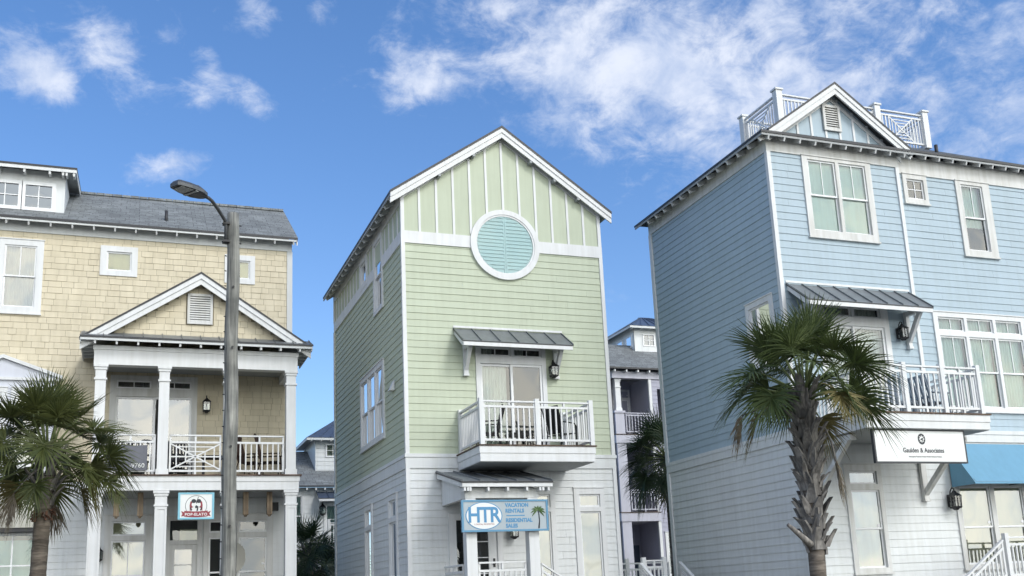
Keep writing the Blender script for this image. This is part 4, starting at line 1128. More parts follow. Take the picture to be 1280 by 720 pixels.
    rail_run(T, (dx1, dy0), (dx1, 24.0), pz, (0.0, 1), name='roof_deck_railing', **kw)
    rail_run(T, (dx0+.02, 24.0), (dx1, 24.0), pz, (0.0, .5, 1.01), name='roof_deck_railing', **kw)
    skip_posts.clear()
    # ---- awning, balcony
    metal_awning(T, F, 15.06, 18.86, 8.92, 8.30, .80, seams=8, nt=7)
    for u in (15.42, 18.62): knee_bracket(T, F, u, 8.36, .92, .70, .11)
    bx0, bx1, by = 15.15, 18.66, 18.02
    mb = MB(); mb.box(bx0-.05, bx1+.05, by-.045, Y0-.08, 5.265, 5.298); mb.build('balcony_deck', M['deck'], T)
    mb = MB(); mb.box(bx0, bx1, by, Y0-.08, 4.93, 5.10); mb.box(bx0-.018, bx1+.018, by-.018, Y0-.08, 5.102, 5.262); mb.build('balcony_fascia', M['white'], T)
    mb = MB(); mb.box(bx0+.03, bx1-.03, by+.03, Y0-.08, 4.912, 4.928); mb.build('balcony_soffit', M['soffit'], T)
    rail_run(T, (bx0+.09, by+.09), (bx1-.09, by+.09), 5.298, (0, .35, .68, 1))
    skip_posts.add(0.0)
    rail_run(T, (bx0+.09, by+.09), (bx0+.09, Y0-.10), 5.298, (0.0, 1.0), sp=.14)
    rail_run(T, (bx1-.09, by+.09), (bx1-.09, Y0-.10), 5.298, (0.0, 1.0), sp=.14)
    skip_posts.clear()
    for u in (15.3, 18.5): knee_bracket(T, F, u, 4.90, 1.35, 1.5, .15, 'offwhite')
    # ---- front landing and stair in front of the ground floor
    mb = MB(); mb.box(19.55, 23.4, 18.7, Y0-.1, 1.38, 1.5); mb.build('landing_deck', M['deck'], T)
    mb = MB(); mb.box(19.6, 23.35, 18.75, Y0-.12, 0, 1.378); mb.build('landing_skirt', M['white_siding'], T)
    st = MB()
    for i in range(8): st.box(19.54-.28*(i+1), 19.54-.28*i, 18.85, Y0-.3, 0, 1.5-.185*(i+1))
    st.build('stair_flight', M['concrete'], T)
    rail_run(T, (19.58, 18.95), (23.3, 18.95), 1.5, (0, .36, .7, 1), top=1.0, second=.83, bot=.12, sp=.125, post_h=1.10, pattern=None)
    rail_run(T, (19.52, 18.95), (17.35, 18.95), 1.5, (), top=.97, second=.80, bot=.18, sp=.125, zf1=.06)
    return T
blue_house()
lantern('wall_lantern', 'black lantern on pale blue siding under the grey metal awning', (18.33, 20.22, 7.80), 1.0)
lantern('wall_lantern', 'black lantern on white siding beside the blue canvas awning', (19.26, 20.22, 3.52), 1.1)

def canvas_awning():
    T = thing('canvas_awning', 'blue canvas awning over the white ground floor windows', 'awning', (21, 20.2, 3.85))
    a0, a1, yt, yf, zt, zf = 19.38, 23.1, 20.19, 19.42, 4.95, 3.87
    mb = MB(); n = 10
    mb.face([(a0,yt,zt), (a1,yt,zt), (a1,yf,zf), (a0,yf,zf)])
    mb.face([(a0,yt,zt), (a0,yf,zf), (a0,yt,zf)]); mb.face([(a1,yt,zt), (a1,yt,zf), (a1,yf,zf)])
    mb.face([(a0,yf,zf), (a1,yf,zf), (a1,yf,zf-.03), (a0,yf,zf-.03)]); mb.face([(a0,yt,zf), (a0,yf,zf), (a0,yf,zf-.03), (a0,yt,zf-.03)])
    mb.build('canvas', M['canvas'], T)
    mb = MB()
    for x in (a0+.03, (a0+a1)/2, a1-.03):
        mb.tube([(x,yt-.01,zf+.02), (x,yf+.03,zf+.02)], .015, 6); mb.tube([(x,yt-.01,zt-.04), (x,yf+.03,zf+.02)], .015, 6)
    mb.tube([(a0+.03,yf+.03,zf+.02), (a1-.03,yf+.03,zf+.02)], .015, 6); mb.build('frame', M['lampgrey'], T)
canvas_awning()

def gaulden_sign():
    T = thing('sign_board', 'white hanging sign with a dark round emblem, under the balcony of the blue house', 'sign', (16.7, 18.1, 4.2), 'shop signs')
    x0, x1, z0, z1, y = 15.40, 17.92, 4.19, 4.885, 18.12
    mb = MB(); mb.box(x0, x1, y, y+.06, z0, z1); mb.build('board', M['sign_white'], T)
    mb = MB(); plate(mb, FF(y), x0-.04, x1+.03, z0-.035, z1+.025, [(x0, x1, z0, z1)], .01, -.07); mb.build('frame', M['sign_ink'], T)
    cx = 16.70
    mb = MB(); mb.prism([(cx+.105*math.cos(i*math.pi/16), y-.004, 4.70+.125*math.sin(i*math.pi/16)) for i in range(32)], (0,.003,0)); mb.build('emblem', M['sign_ink'], T)
    mb = MB(); pts = []
    for i in range(16):
        r = .085 if i % 2 == 0 else .045
        pts.append((cx+r*math.cos(i*math.pi/8), y-.007, 4.70+r*1.1*math.sin(i*math.pi/8)))
    mb.prism(pts, (0,.002,0)); mb.build('emblem_star', M['sign_white'], T)
    mb = MB(); mb.prism([(cx-.05,y-.009,4.69), (cx+.0,y-.009,4.67), (cx+.02,y-.009,4.64), (cx+.04,y-.009,4.73), (cx+.0,y-.009,4.72)], (0,.0015,0)); mb.build('emblem_bird', M['sign_ink'], T)
    text_mesh('Gaulden & Associates', .150, (cx+.02, y-.003, 4.395), T, 'sign_ink', ext=.002, sx=.88, bold=.0025)
    text_mesh('Ameriprise Financial Private Wealth Advisory Practice', .052, (cx+.05, y-.003, 4.285), T, 'sign_ink', ext=.001, sx=.82)
    for x in (15.8, 17.5): mb = MB(); mb.box(x-.012, x+.012, y+.02, y+.045, z1, 4.93); mb.build('hanger', M['black'], T)
gaulden_sign()
# ================================================================== houses behind
def purple_house():
    T = thing('lavender_house', 'lavender house with stacked porches and a metal roofed cupola seen behind the gap', 'house', (24, 43, 0), 'houses behind the row')
    F = FF(42.0)
    mb = MB(); lap_siding(mb, F, 22.92, 28, .3, 11.5, .2, [(23.2, 24.5, 2.2, 4.2), (23.3, 24.4, 9.6, 11.0)]); mb.build('front_wall', M['purple'], T)
    window(T, F, (23.15, 24.5, 2.2, 4.25), [(23.27, 24.38, 2.32, 4.13, 'dh', 1)], back='curtain')
    window(T, F, (23.25, 24.45, 6.0, 8.0), [(23.37, 24.33, 6.12, 7.88, 'dh', 1)], back='curtain')
    mb = MB(); lap_siding(mb, FF(44.0), 21.0, 22.92, .3, 11.6, .2); lap_siding(mb, LF(20.95), 42.1, 49, .3, 11.6, .2)
    mb.face([(22.925,42,.3),(22.925,44,.3),(22.925,44,11.6),(22.925,42,11.6)]); mb.build('porch_wall', M['purple'], T)
    for z in (5.3, 8.85): window(T, FF(44.0), (21.9, 22.85, z, z+2.5), [(21.98, 22.77, z+.06, z+2.0, 'slide'), (21.98, 22.34, z+2.1, z+2.42), (22.42, 22.77, z+2.1, z+2.42)], back='oneside', name='porch_door', sill=False, depth=.8)
    d = MB(); fbox(d, FF(44.0), 22.0, 22.8, .03, .06, 1.6, 3.8); d.build('lower_door', M['metal_blue'], T)
    c = MB(); c.box(21.0, 21.47, 41.95, 42.42, .2, 9.8); c.box(20.95, 21.52, 41.9, 42.47, 9.8, 9.9); c.build('porch_pier', M['shade_trim'], T)
    for x in (21.28, 20.98): column(T, x, 42.2 if x > 21.1 else 42.9, 9.9, 11.45, .26)
    for z, xr in ((5.2, 23.0), (8.8, 22.9)):
        mb = MB(); mb.box(20.95, xr, 41.9, 44, z-.42, z-.03); mb.build('deck_fascia', M['shade_trim'], T)
        mb = MB(); mb.box(20.93, xr+.04, 41.86, 44, z-.028, z); mb.build('porch_deck', M['deck'], T)
        rail_run(T, (21.5, 41.98), (xr-.03, 41.98), z, (1,), top=1.0, second=.9, bot=.12, sp=.16, mat='shade_trim')
    rail_run(T, (20.9, 42.5), (20.9, 44.5), 5.2, (), top=1.0, second=.9, bot=.12, sp=.16, mat='shade_trim')
    mb = MB(); mb.box(20.95, 28, 41.92, 42.2, 11.46, 11.78); mb.build('porch_beam', M['shade_trim'], T)
    t = MB(); t.box(22.86, 23.0, 41.95, 42.05, .3, 11.45); t.build('corner_board', M['white'], T)
    mb = MB(); slab(mb, (20.4,41.6,11.92), (29,41.6,11.92), (29,44.3,13.70), (21.2,44.3,13.70), .08); slab(mb, (20.4,50,11.92), (20.4,41.6,11.92), (21.2,44.3,13.70), (21.2,48,13.70), .08)
    mb.face([(21.2,44.3,13.70),(29,44.3,13.70),(29,48,13.70),(21.2,48,13.70)])
    rf = mb.build('roof', [M['roof'], M['edge'], M['soffit']], T)
    tails(rf, [(21+.6*i, 41.64, 11.76) for i in range(9)], (0, 1, 0), .06, .1, 'white', .3)
    C = FF(43.6); wh = [(23.65, 24.25, 13.55, 14.10), (24.4, 25.0, 13.55, 14.10)]
    mb = MB(); plate(mb, C, 23.15, 26, 13.0, 14.45, wh, 0, -.05); mb.face([(23.15,43.6,13.0),(23.15,46.6,13.0),(23.15,46.6,14.45),(23.15,43.6,14.45)]); cu = mb.build('cupola', M['white_siding'], T)
    for a, b, c0, c1 in wh:
        w = MB(); plate(w, C, a-.04, b+.04, c0-.04, c1+.04, [(a+.02, b-.02, c0+.02, c1-.02)], .03, -.03); fbox(w, C, (a+b)/2-.015, (a+b)/2+.015, -.01, .01, c0, c1); fbox(w, C, a, b, -.01, .008, (c0+c1)/2-.015, (c0+c1)/2+.015)
        w.face([C(a,-.02,c0), C(b,-.02,c0), C(b,-.02,c1), C(a,-.02,c1)], 1); w.build('cupola_window', [M['vinyl'], M['glass_mirror']], cu)
    for y in (44.2, 45.2):
        w = MB(); plate(w, LF(23.15), y-.35, y+.35, 13.5, 14.15, [(y-.27, y+.27, 13.58, 14.07)], .03, 0); w.face([(23.14,y-.27,13.58),(23.14,y+.27,13.58),(23.14,y+.27,14.07),(23.14,y-.27,14.07)], 1); w.build('cupola_window', [M['vinyl'], M['glass_mirror']], cu)
    mb = MB(); ap0 = (24.4, 45.1, 15.45); ap1 = (24.9, 45.1, 15.45); e = [(22.75,43.2,14.45), (26.4,43.2,14.45), (26.4,47,14.45), (22.75,47,14.45)]
    mb.face([e[0], e[1], ap1, ap0]); mb.face([e[1], e[2], ap1]); mb.face([e[2], e[3], ap0, ap1]); mb.face([e[3], e[0], ap0]); mb.face(e, 2)
    for i in range(8): mb.beam((22.9+.48*i, 43.22, 14.47), (24.2+.1*i, 44.9, 15.36), .03, .05)
    for i in range(7): mb.beam((22.77, 43.4+.5*i, 14.47), (24.2, 44.8+.09*i, 15.32), .03, .05)
    r = mb.build('cupola_roof', [M['metal_blue'], M['edge'], M['soffit']], cu)
    t = MB(); t.box(22.77, 26.4, 43.22, 43.25, 14.34, 14.448); t.box(22.77, 22.80, 43.25, 47, 14.34, 14.448); t.build('cupola_fascia', M['grey_trim'], cu)
    tails(cu, [(22.95+.5*i, 43.26, 14.36) for i in range(7)], (0, 1, 0), .05, .08, 'white', .3)
    b = MB(); b.box(21.02, 28, 44.05, 49, .2, 12.9); b.build('core_wall', M['purple'], T)
    b = MB(); b.box(20.9, 28.5, 41.95, 44.1, 11.79, 11.81); b.build('porch_ceiling', M['soffit'], T)
    b = MB(); b.box(23.3, 26, 43.75, 46.5, 13.0, 14.44); b.build('cupola_interior', M['room'], T)
purple_house()

def white_house():
    T = thing('white_house', 'white clapboard house with a grey shingle roof and square dormer seen behind the gap', 'house', (9, 47, 0), 'houses behind the row')
    F = FF(46.0); hs = []
    hs.append(window(T, F, (6.5, 7.30, 4.6, 6.55), [(6.58, 7.22, 4.68, 6.47, 'dh', 0)], back='curtain', bm='curtain_green', depth=.6))
    hs.append(window(T, F, (8.2, 9.3, 4.15, 6.15), [(8.3, 9.2, 4.2, 6.05, 'fx', 1, 2)], back='curtain', bm='curtain_green', name='balcony_door', sill=False, depth=.6))
    mb = MB(); lap_siding(mb, F, 5, 13, .3, 6.7, .2, hs); mb.build('front_wall', M['white_siding'], T)
    t = MB(); t.box(5, 13, 45.95, 46.01, 6.55, 6.85); t.build('frieze', M['white'], T)
    mb = MB(); slab(mb, (4.6,45.6,6.9), (13.4,45.6,6.9), (13.4,49.5,9.0), (7.2,49.5,9.0), .08); slab(mb, (4.6,54,6.9), (4.6,45.6,6.9), (7.2,49.5,9.0), (7.2,52,9.0), .08)
    rf = mb.build('roof', [M['roof'], M['edge'], M['soffit']], T)
    tails(rf, [(5+.4*i, 45.64, 6.76) for i in range(18)], (0, 1, 0), .07, .1, 'white', .3)
    D = FF(47.2); mb = MB(); lap_siding(mb, D, 8.03, 11.2, 7.6, 9.25, .2, [(8.55, 9.15, 8.44, 8.98)]); mb.face([(8.03,47.2,7.4),(8.03,50.5,7.4),(8.03,50.5,9.3),(8.03,47.2,9.3)]); dm = mb.build('dormer', M['white_siding'], T)
    w = MB(); plate(w, D, 8.5, 9.2, 8.39, 9.03, [(8.57, 9.13, 8.46, 8.96)], .05, -.04); fbox(w, D, 8.84, 8.86, 0, .02, 8.46, 8.96); fbox(w, D, 8.57, 9.13, 0, .018, 8.70, 8.72); w.face([D(8.57,-.02,8.46), D(9.13,-.02,8.46), D(9.13,-.02,8.96), D(8.57,-.02,8.96)], 1); w.face([D(8.5,-.2,8.4), D(9.2,-.2,8.4), D(9.2,-.2,9), D(8.5,-.2,9)], 2); w.build('dormer_window', [M['vinyl'], M['glass'], M['blind_yellow']], dm)
    mb = MB(); ap = (9.7, 48.6, 10.7); e = [(7.55,46.75,9.25), (11.7,46.75,9.25), (11.7,51,9.25), (7.55,51,9.25)]
    mb.face([e[0], e[1], ap]); mb.face([e[1], e[2], ap]); mb.face([e[2], e[3], ap]); mb.face([e[3], e[0], ap]); mb.face(e, 2)
    for i in range(9): mb.beam((7.7+.48*i, 46.77, 9.27), (9.5+.05*i, 48.4, 10.55), .03, .06)
    mb.build('dormer_roof', [M['metal_blue'], M['edge'], M['soffit']], dm)
    t = MB(); t.box(7.57, 11.68, 46.77, 46.80, 9.14, 9.248); t.box(7.57, 7.60, 46.8, 51, 9.14, 9.248); t.build('dormer_fascia', M['grey_trim'], dm)
    tails(dm, [(7.8+.45*i, 46.8, 9.15) for i in range(8)], (0, 1, 0), .06, .1, 'white', .3)
    metal_awning(T, F, 7.85, 10.2, 6.68, 6.30, .7, 'metal_blue', 5, 6); knee_bracket(T, F, 8.0, 6.35, .5, .5, .12)
    mb = MB(); mb.box(8.2, 10, 45.0, 45.95, 4.0, 4.18); mb.build('balcony_deck', M['white'], T); rail_run(T, (8.25, 45.05), (9.9, 45.05), 4.18, (0, 1), top=1.0, second=.92, bot=.1, sp=.15)
    mb = MB(); mb.prism([(7.3,45.3,2.9), (8.2,45.3,4.4), (8.2,45.3,4.9), (7.3,45.3,3.4)], (0,.06,0)); mb.build('stair_stringer', M['grey_trim'], T)
    b = MB(); b.box(5, 13, 46.8, 53, .1, 6.8); b.build('core_wall', M['white_siding'], T)
white_house()
lantern('wall_lantern', 'small dark lantern beside the balcony door of the white clapboard house behind', (8.10, 45.97, 5.85), 1.2)

def side_stair():
    T = thing('stair_railing', 'white stair railing standing in the gap between the green and blue houses', 'railing', (13.2, 24.5, 0))
    mb = MB(); mb.box(12.62, 13.82, 24.3, 26.4, 1.25, 1.38); mb.build('landing', M['deck'], T)
    rail_run(T, (12.70, 24.42), (13.78, 24.42), 1.38, (.06, .62), top=1.03, second=.86, bot=.12, sp=.12, post_h=1.12)
    rail_run(T, (12.62, 26.3), (14.6, 26.3), 1.38, (.3,), top=1.03, second=.86, bot=.12, sp=.12)
    rail_run(T, (12.66, 24.42), (12.66, 22.4), 1.38, (), top=1.0, second=.84, bot=.16, sp=.12, zf1=.1)
    rail_run(T, (13.82, 24.42), (13.82, 22.4), 1.38, (), top=1.0, second=.84, bot=.16, sp=.12, zf1=.1)
    st = MB()
    for i in range(7): st.box(12.7, 13.78, 24.3-.28*(i+1), 24.3-.28*i, 0, 1.25-.17*(i+1))
    st.box(12.66, 13.8, 24.32, 26.38, 0, 1.248); st.build('steps', M['concrete'], T)
side_stair()

# ================================================================== street lamp on a wooden pole
def street_lamp():
    T = thing('street_lamp', 'weathered wooden utility pole carrying a flat grey street lamp on a bent arm', 'street lamp', (1.62, 18, 0))
    x, y = 1.60, 18.0
    mb = MB(); n = 26
    mb.tube([(x+.06*i/n*0+.012*math.sin(i*.9), y+.012*math.cos(i*.7), 8.62*i/n-.3*(1-i/n)) for i in range(n+1)], [.138-.030*i/n+.003*math.sin(i*2.3) for i in range(n+1)], 20)
    mb.build('pole', M['pole'], T, smooth=True)
    mb = MB(); mb.tube([(x-.135, y-.05, 8.02), (x-.135, y-.06, 8.36), (x-.16, y-.12, 8.44), (x-.31, y-.38, 8.55), (x-.42, y-.56, 8.61), (x-.48, y-.66, 8.615), (x-.58, y-.80, 8.60)], .032, 10)
    mb.build('arm', M['lampgrey'], T, smooth=True)
    mb = MB()
    for z in (8.06, 8.40): mb.box(x-.19, x-.07, y-.12, y+.02, z-.02, z+.02); mb.tube([(x-.20, y-.05, z), (x+.14, y-.0, z)], .012, 6)
    mb.build('arm_bracket', M['black'], T)
    d = Vector((-.78, -.62, .0)).normalized(); s = Vector((0,0,1)).cross(d).normalized(); u = d.cross(s).normalized(); o = Vector((x-.54, y-.75, 8.605))
    P = lambda a, b, c: o+d*a*.88+s*b*.92+u*c
    out = [(0,.05), (.06,.12), (.22,.19), (.5,.185), (.74,.13), (.78,.10), (.78,-.10), (.74,-.13), (.5,-.185), (.22,-.19), (.06,-.12), (0,-.05)]
    mb = MB(); bot = [P(a,b,-.035) for a, b in out]; mid = [P(a,b,.02) for a, b in out]; tp = [P(.08+a*.84,b*.72,.075) for a, b in out]
    k = len(out)
    mb.face(list(reversed(bot))); mb.face(tp)
    for i in range(k):
        j = (i+1) % k; mb.face([bot[i], bot[j], mid[j], mid[i]]); mb.face([mid[i], mid[j], tp[j], tp[i]])
    h = mb.build('lamp_head', M['lampgrey'], T)
    mb = MB(); mb.prism([P(.44,.15,-.048), P(.70,.11,-.048), P(.70,-.11,-.048), P(.44,-.15,-.048)], u*.010); mb.build('lens', M['lens'], h)
    mb = MB(); mb.prism([P(.34,.17,-.055), P(.40,.17,-.055), P(.40,-.17,-.055), P(.34,-.17,-.055)], u*.018); mb.build('cross_bar', M['lens'], h)
    mb = MB(); mb.prism([P(.05,.09,-.042), P(.29,.15,-.042), P(.29,-.15,-.042), P(.05,-.09,-.042)], u*.006); mb.build('cover_plate', M['lampgrey'], h)
    mb = MB(); mb.tube([P(.22,0,.07), P(.22,0,.13)], [.045,.04], 10); mb.build('photocell', M['black'], h)
    mb = MB()
    for i in range(22): mb.tube([(x-.12, y-.085, 1.9+.28*i), (x-.145, y-.105, 1.9+.28*i)], .010, 6)
    for z in (3.0, 4.35, 6.1, 7.2): mb.tube([(x+.0, y-.12, z), (x+.0, y-.155, z)], .022, 6)
    mb.build('bolts', M['black'], T)
street_lamp()

# ================================================================== palms
def fan(mb, base, d, roll, Lr, n=38, droop=.35, spread=150, w=.0205, rag=.1):
    d = Vector(d).normalized(); s = d.cross(Vector((0,0,1)))
    if s.length < .05: s = Vector((math.cos(roll), math.sin(roll), 0))
    s.normalize(); up = s.cross(d).normalized()
    q = Matrix.Rotation(roll, 3, d); s = q @ s; up = q @ up
    base = Vector(base)
    for i in range(n):
        f = i/(n-1)*2-1; th = R(spread)*f
        L_ = Lr*(.68+.32*math.cos(th*.55))*rng.uniform(1-rag, 1.04)
        dv = (d*math.cos(th)+s*math.sin(th)+up*(.30*abs(math.sin(th*.6))+rng.uniform(-.05, .05))).normalized()
        st = base+d*(.16*Lr*(1-abs(f)))-Vector((0,0,.02*Lr))*(1-abs(f))
        dr = droop*rng.uniform(.6, 1.4)
        cr = dv.cross(up).normalized(); nn = cr.cross(dv).normalized()
        pts = []
        for r, ww in ((0, .35), (.28, 1.0), (.52, .85), (.78, .45), (1.0, .03)):
            p = st+dv*(r*L_)-Vector((0,0,1))*(dr*L_*r**2.6)+nn*(.02*math.sin(r*6+i))
            pts.append((p, ww*w*Lr/.85))
        k = len(mb.v)
        for p, ww in pts:
            mb.v += [tuple(p-cr*ww+nn*ww*.45), tuple(p), tuple(p+cr*ww+nn*ww*.45)]
        for j in range(len(pts)-1):
            a = k+j*3
            mb.f.append((a, a+1, a+4, a+3)); mb.m.append(0)
            mb.f.append((a+1, a+2, a+5, a+4)); mb.m.append(0)

def palm_crown(T, c, nf, Lp, Lr, mats=('frond', 'petiole'), old=4, dead=1, emin=-40, emax=85, seed=1, leaves=44, boots_hint=False):
    global rng
    keep = rng; rng = random.Random(seed)
    ga = 2.39996
    for i in range(nf):
        t = (i+.5)/nf
        el = R(emax-(emax-emin)*t**.9+rng.uniform(-7, 7)); az = i*ga+rng.uniform(-.25, .25)
        lp = Lp*rng.uniform(.8, 1.1)*(.72+.28*min(1, t*2)); lr = Lr*rng.uniform(.88, 1.08)
        h = Vector((math.cos(az), math.sin(az), 0)); v = h*math.cos(el)+Vector((0,0,math.sin(el)))
        c0 = Vector(c)+h*.10+Vector((0,0,-.45*t+.05))
        sag = .12+.30*t
        p = [c0+v*(lp*k)-Vector((0,0,1))*(sag*lp*k*k*.6) for k in (0, .35, .7, 1)]
        pet = MB(); pet.tube(p, [.030, .022, .017, .014], 5)
        isold = i >= nf-old-dead; isdead = i >= nf-dead
        fr = pet.build('frond_stalk' , M['boot'] if isdead else M[mats[1]], T, smooth=True)
        dl = R(2+(46 if boots_hint else 52)*min(1, t*1.2)+rng.uniform(-8, 10)); dd = (p[3]-p[2]).normalized()*math.cos(dl)-Vector((0,0,1))*math.sin(dl)
        if isdead: dd = Vector((h.x*.25, h.y*.25, -1))
        lf = MB(); fan(lf, p[3], dd, rng.uniform(-.75, .75), lr*(.85 if isold else 1), n=leaves, droop=(.06+.22*t) if not isdead else .1, spread=(128 if not isold else 105) if not isdead else 40, rag=.12 if not isold else .3)
        lf.build('leaf_fan', M['frond_dead'] if isdead else (M['frond_old'] if isold and rng.random() < .45 else M[mats[0]]), fr)
    rng = keep

def palm(name, label, x, y, zc, r, trunk_r, boots=False, ring=None, nf=34, Lp=1.0, Lr=.95, seed=1, mats=('frond', 'petiole'), lean=0.0, dead=1, old=4, leaves=44, emin=-40):
    T = thing(name, label, 'palm tree', (x, y, 0), 'cabbage palms')
    zb = zc-.55
    mb = MB(); n = 60; X = lambda z: x+lean*(z/zc)
    rr = []
    for i in range(n+1):
        z = zb*i/n
        rr.append(trunk_r*(1.12-.12*min(1, z/1.5))*(1+.022*math.sin(i*2.9)+.012*math.sin(i*7.3)))
    mb.tube([(X(zb*i/n), y, zb*i/n) for i in range(n+1)], rr, 22)
    mb.build('trunk', M['trunk'], T, smooth=True)
    rg = random.Random(seed+5)
    b = MB()
    z0 = boots if boots else zb-.62
    nb = int((zc-.15-z0)/.046) if boots else 16
    for i in range(nb):
        z = z0+(zc-.25-z0)*i/nb; az = i*2.39996+rg.uniform(-.2, .2)
        h = Vector((math.cos(az), math.sin(az), 0)); s = Vector((-math.sin(az), math.cos(az), 0))
        c = Vector((X(z), y, z))+h*trunk_r*.92
        L_ = rg.uniform(.26, .42) if boots else rg.uniform(.35, .6); out = rg.uniform(.10, .23) if boots else rg.uniform(.15, .34)
        sk = rg.choice((-1, 1))*rg.uniform(.15, .45)
        w0, w1 = (.14, .05) if boots else (.09, .045)
        prev = None
        for k in (0, .4, .75, 1):
            p = c+Vector((0,0,1))*(L_*k)+h*(out*k**1.7)+s*(sk*L_*k*.6); w = w0+(w1-w0)*k; th = .028*(1-.4*k)
            q = [p-s*w-h*th, p+s*w-h*th, p+s*w*.8+h*th, p-s*w*.8+h*th]
            if prev:
                for a in range(4):
                    e = (a+1) % 4; b.face([prev[a], prev[e], q[e], q[a]])
            prev = q
        b.face(prev)
        if boots and rg.random() < .7:   # the other arm of the split leaf base
            p0 = c+Vector((0,0,.04))-s*w0*.9*(1 if sk > 0 else -1); prev = None
            for k in (0, .5, 1):
                p = p0+Vector((0,0,1))*(L_*.8*k)+h*(out*.8*k**1.5)-s*(sk*L_*k*.9); w = .055*(1-.55*k); q = [p-s*w-h*.02, p+s*w-h*.02, p+s*w+h*.02, p-s*w+h*.02]
                if prev:
                    for a in range(4):
                        e = (a+1) % 4; b.face([prev[a], prev[e], q[e], q[a]])
                prev = q
            b.face(prev)
    b.build('leaf_bases', M['boot'], T)
    if boots:
        s = MB(); s.tube([(x-.12,y-.1,2.28), (x-.30,y-.16,2.40), (x-.52,y-.20,2.55), (x-.62,y-.21,2.62)], [.07,.055,.04,.03], 7); s.build('leaf_stub', M['boot'], T, smooth=True)
        s = MB(); s.tube([(x+.20,y-.15,4.35), (x+.36,y-.22,4.30), (x+.44,y-.25,4.05), (x+.47,y-.26,3.70)], .018, 6); st = s.build('dead_stalk', M['boot'], T, smooth=True)
        s = MB(); fan(s, (x+.47,y-.26,3.72), (.06,-.03,-1), .3, .78, n=26, droop=.02, spread=34, w=.03, rag=.3); s.build('dead_fan', M['frond_dead'], st)
    if ring:
        f = MB()
        for i in range(70):
            az = i*.0898*math.pi; rz = rg.uniform(-.10, .08); h = Vector((math.cos(az), math.sin(az), 0))
            c = Vector((X(ring), y, ring+rz))+h*trunk_r*.98
            e = c+h*rg.uniform(.03, .09)+Vector((rg.uniform(-.05, .05), rg.uniform(-.05, .05), rg.uniform(-.12, .05)))
            f.beam(c, e, rg.uniform(.02, .05), .008)
        f.build('fibre_skirt', M['fibre'], T)
    palm_crown(T, (X(zc), y, zc), nf, Lp, Lr, mats, old, dead, seed=seed, leaves=leaves, emin=emin, boots_hint=bool(boots))
    return T
palm('palm_tree', 'palm with criss-cross leaf stubs down its trunk, in front of the blue house', 11.15, 15.0, 5.16, 1.9, .142, boots=2.1, nf=31, Lp=1.08, Lr=.84, seed=11, lean=.14, dead=1, old=3, emin=2)
palm('palm_tree', 'palm with smooth trunk and reddish fibre collar, in front of the cream house', -1.66, 22.0, 4.95, 1.6, .15, ring=3.62, nf=42, Lp=1.0, Lr=.86, seed=23, mats=('frond_olive', 'petiole'), lean=.12, dead=2, old=6, emin=-25)
palm('palm_tree', 'dark palm before the lavender house, half hidden by the blue house', 20.2, 36.0, 7.0, 1.7, .16, nf=46, Lp=1.2, Lr=1.1, seed=31, mats=('frond_dark', 'petiole'), dead=0, old=1, leaves=30)
palm('palm_tree', 'taller of the two dark palms before the white clapboard house behind', 6.22, 38.0, 3.75, 1.5, .16, nf=24, Lp=.75, Lr=.95, seed=41, mats=('frond_dark', 'petiole'), dead=0, old=1, leaves=28)
palm('palm_tree', 'shorter of the two dark palms, beside the corner of the green house', 6.9, 39.5, 3.0, 1.4, .16, nf=24, Lp=.7, Lr=.9, seed=47, mats=('frond_dark', 'petiole'), dead=0, old=1, leaves=28)

# ================================================================== porch furniture
def chair(name, label, loc, rot, mat, style='slat', sw=.54, sd=.50, sh=.44, bh=.62, group='porch chairs', arms=True):
    T = thing(name, label, 'chair', (0,0,0), group)
    mb = MB()
    if style == 'sling': mb.prism([(-sw/2,-sd/2,sh), (-sw/2,sd/2,sh-.05), (-sw/2,sd/2,sh-.07), (-sw/2,-sd/2,sh-.02)], (sw,0,0))
    else:
        for i in range(6): y = -sd/2+sd*i/6; mb.box(-sw/2, sw/2, y+.008, y+sd/6-.008, sh-.022, sh)
    mb.build('seat', M[mat], T)
    mb = MB()
    if style == 'sling': mb.prism([(-sw/2+.03,sd/2-.03,sh-.03), (sw/2-.03,sd/2-.03,sh-.03), (sw/2-.03,sd/2+.16,sh+bh), (-sw/2+.03,sd/2+.16,sh+bh)], (0,.02,.006))
    else:
        n = 6
        for i in range(n):
            x = -sw/2+.03+(sw-.06)*(i+.5)/n; mb.beam((x,sd/2,sh), (x,sd/2+.17,sh+bh), .055, .018, (0,1,0))
        mb.beam((-sw/2,sd/2+.17,sh+bh), (sw/2,sd/2+.17,sh+bh), .03, .06); mb.beam((-sw/2,sd/2+.05,sh+.12), (sw/2,sd/2+.05,sh+.12), .03, .05)
    mb.build('backrest', M[mat], T)
    for sx in (-1, 1):
        x = sx*sw/2
        m = MB(); m.tube([(x,-sd/2,0), (x,-sd/2,sh+.0), (x,-sd/2+.02,sh+.2)], .018, 6); m.build('leg', M[mat], T)
        m = MB(); m.tube([(x,sd/2+.12,0), (x,sd/2,sh), (x,sd/2+.19,sh+bh)], .018, 6); m.build('leg', M[mat], T)
        if arms:
            m = MB()
            if style == 'sling': m.tube([(x,-sd/2,sh), (x,-sd/2-.02,sh+.17), (x,-sd/2+.06,sh+.24), (x,0,sh+.25), (x,sd/2+.06,sh+.25)], .016, 6)
            else: m.box(x-.045, x+.045, -sd/2-.04, sd/2+.08, sh+.20, sh+.225)
            m.build('armrest', M[mat], T)
        if style == 'rocker':
            m = MB(); m.tube([(x,-sd/2-.2,.06), (x,-sd/2,.0), (x,0,-.02), (x,sd/2,.0), (x,sd/2+.35,.10)], .02, 6); m.build('rocker', M[mat], T)
    T.location = loc; T.rotation_euler = (0, 0, R(rot)); return T

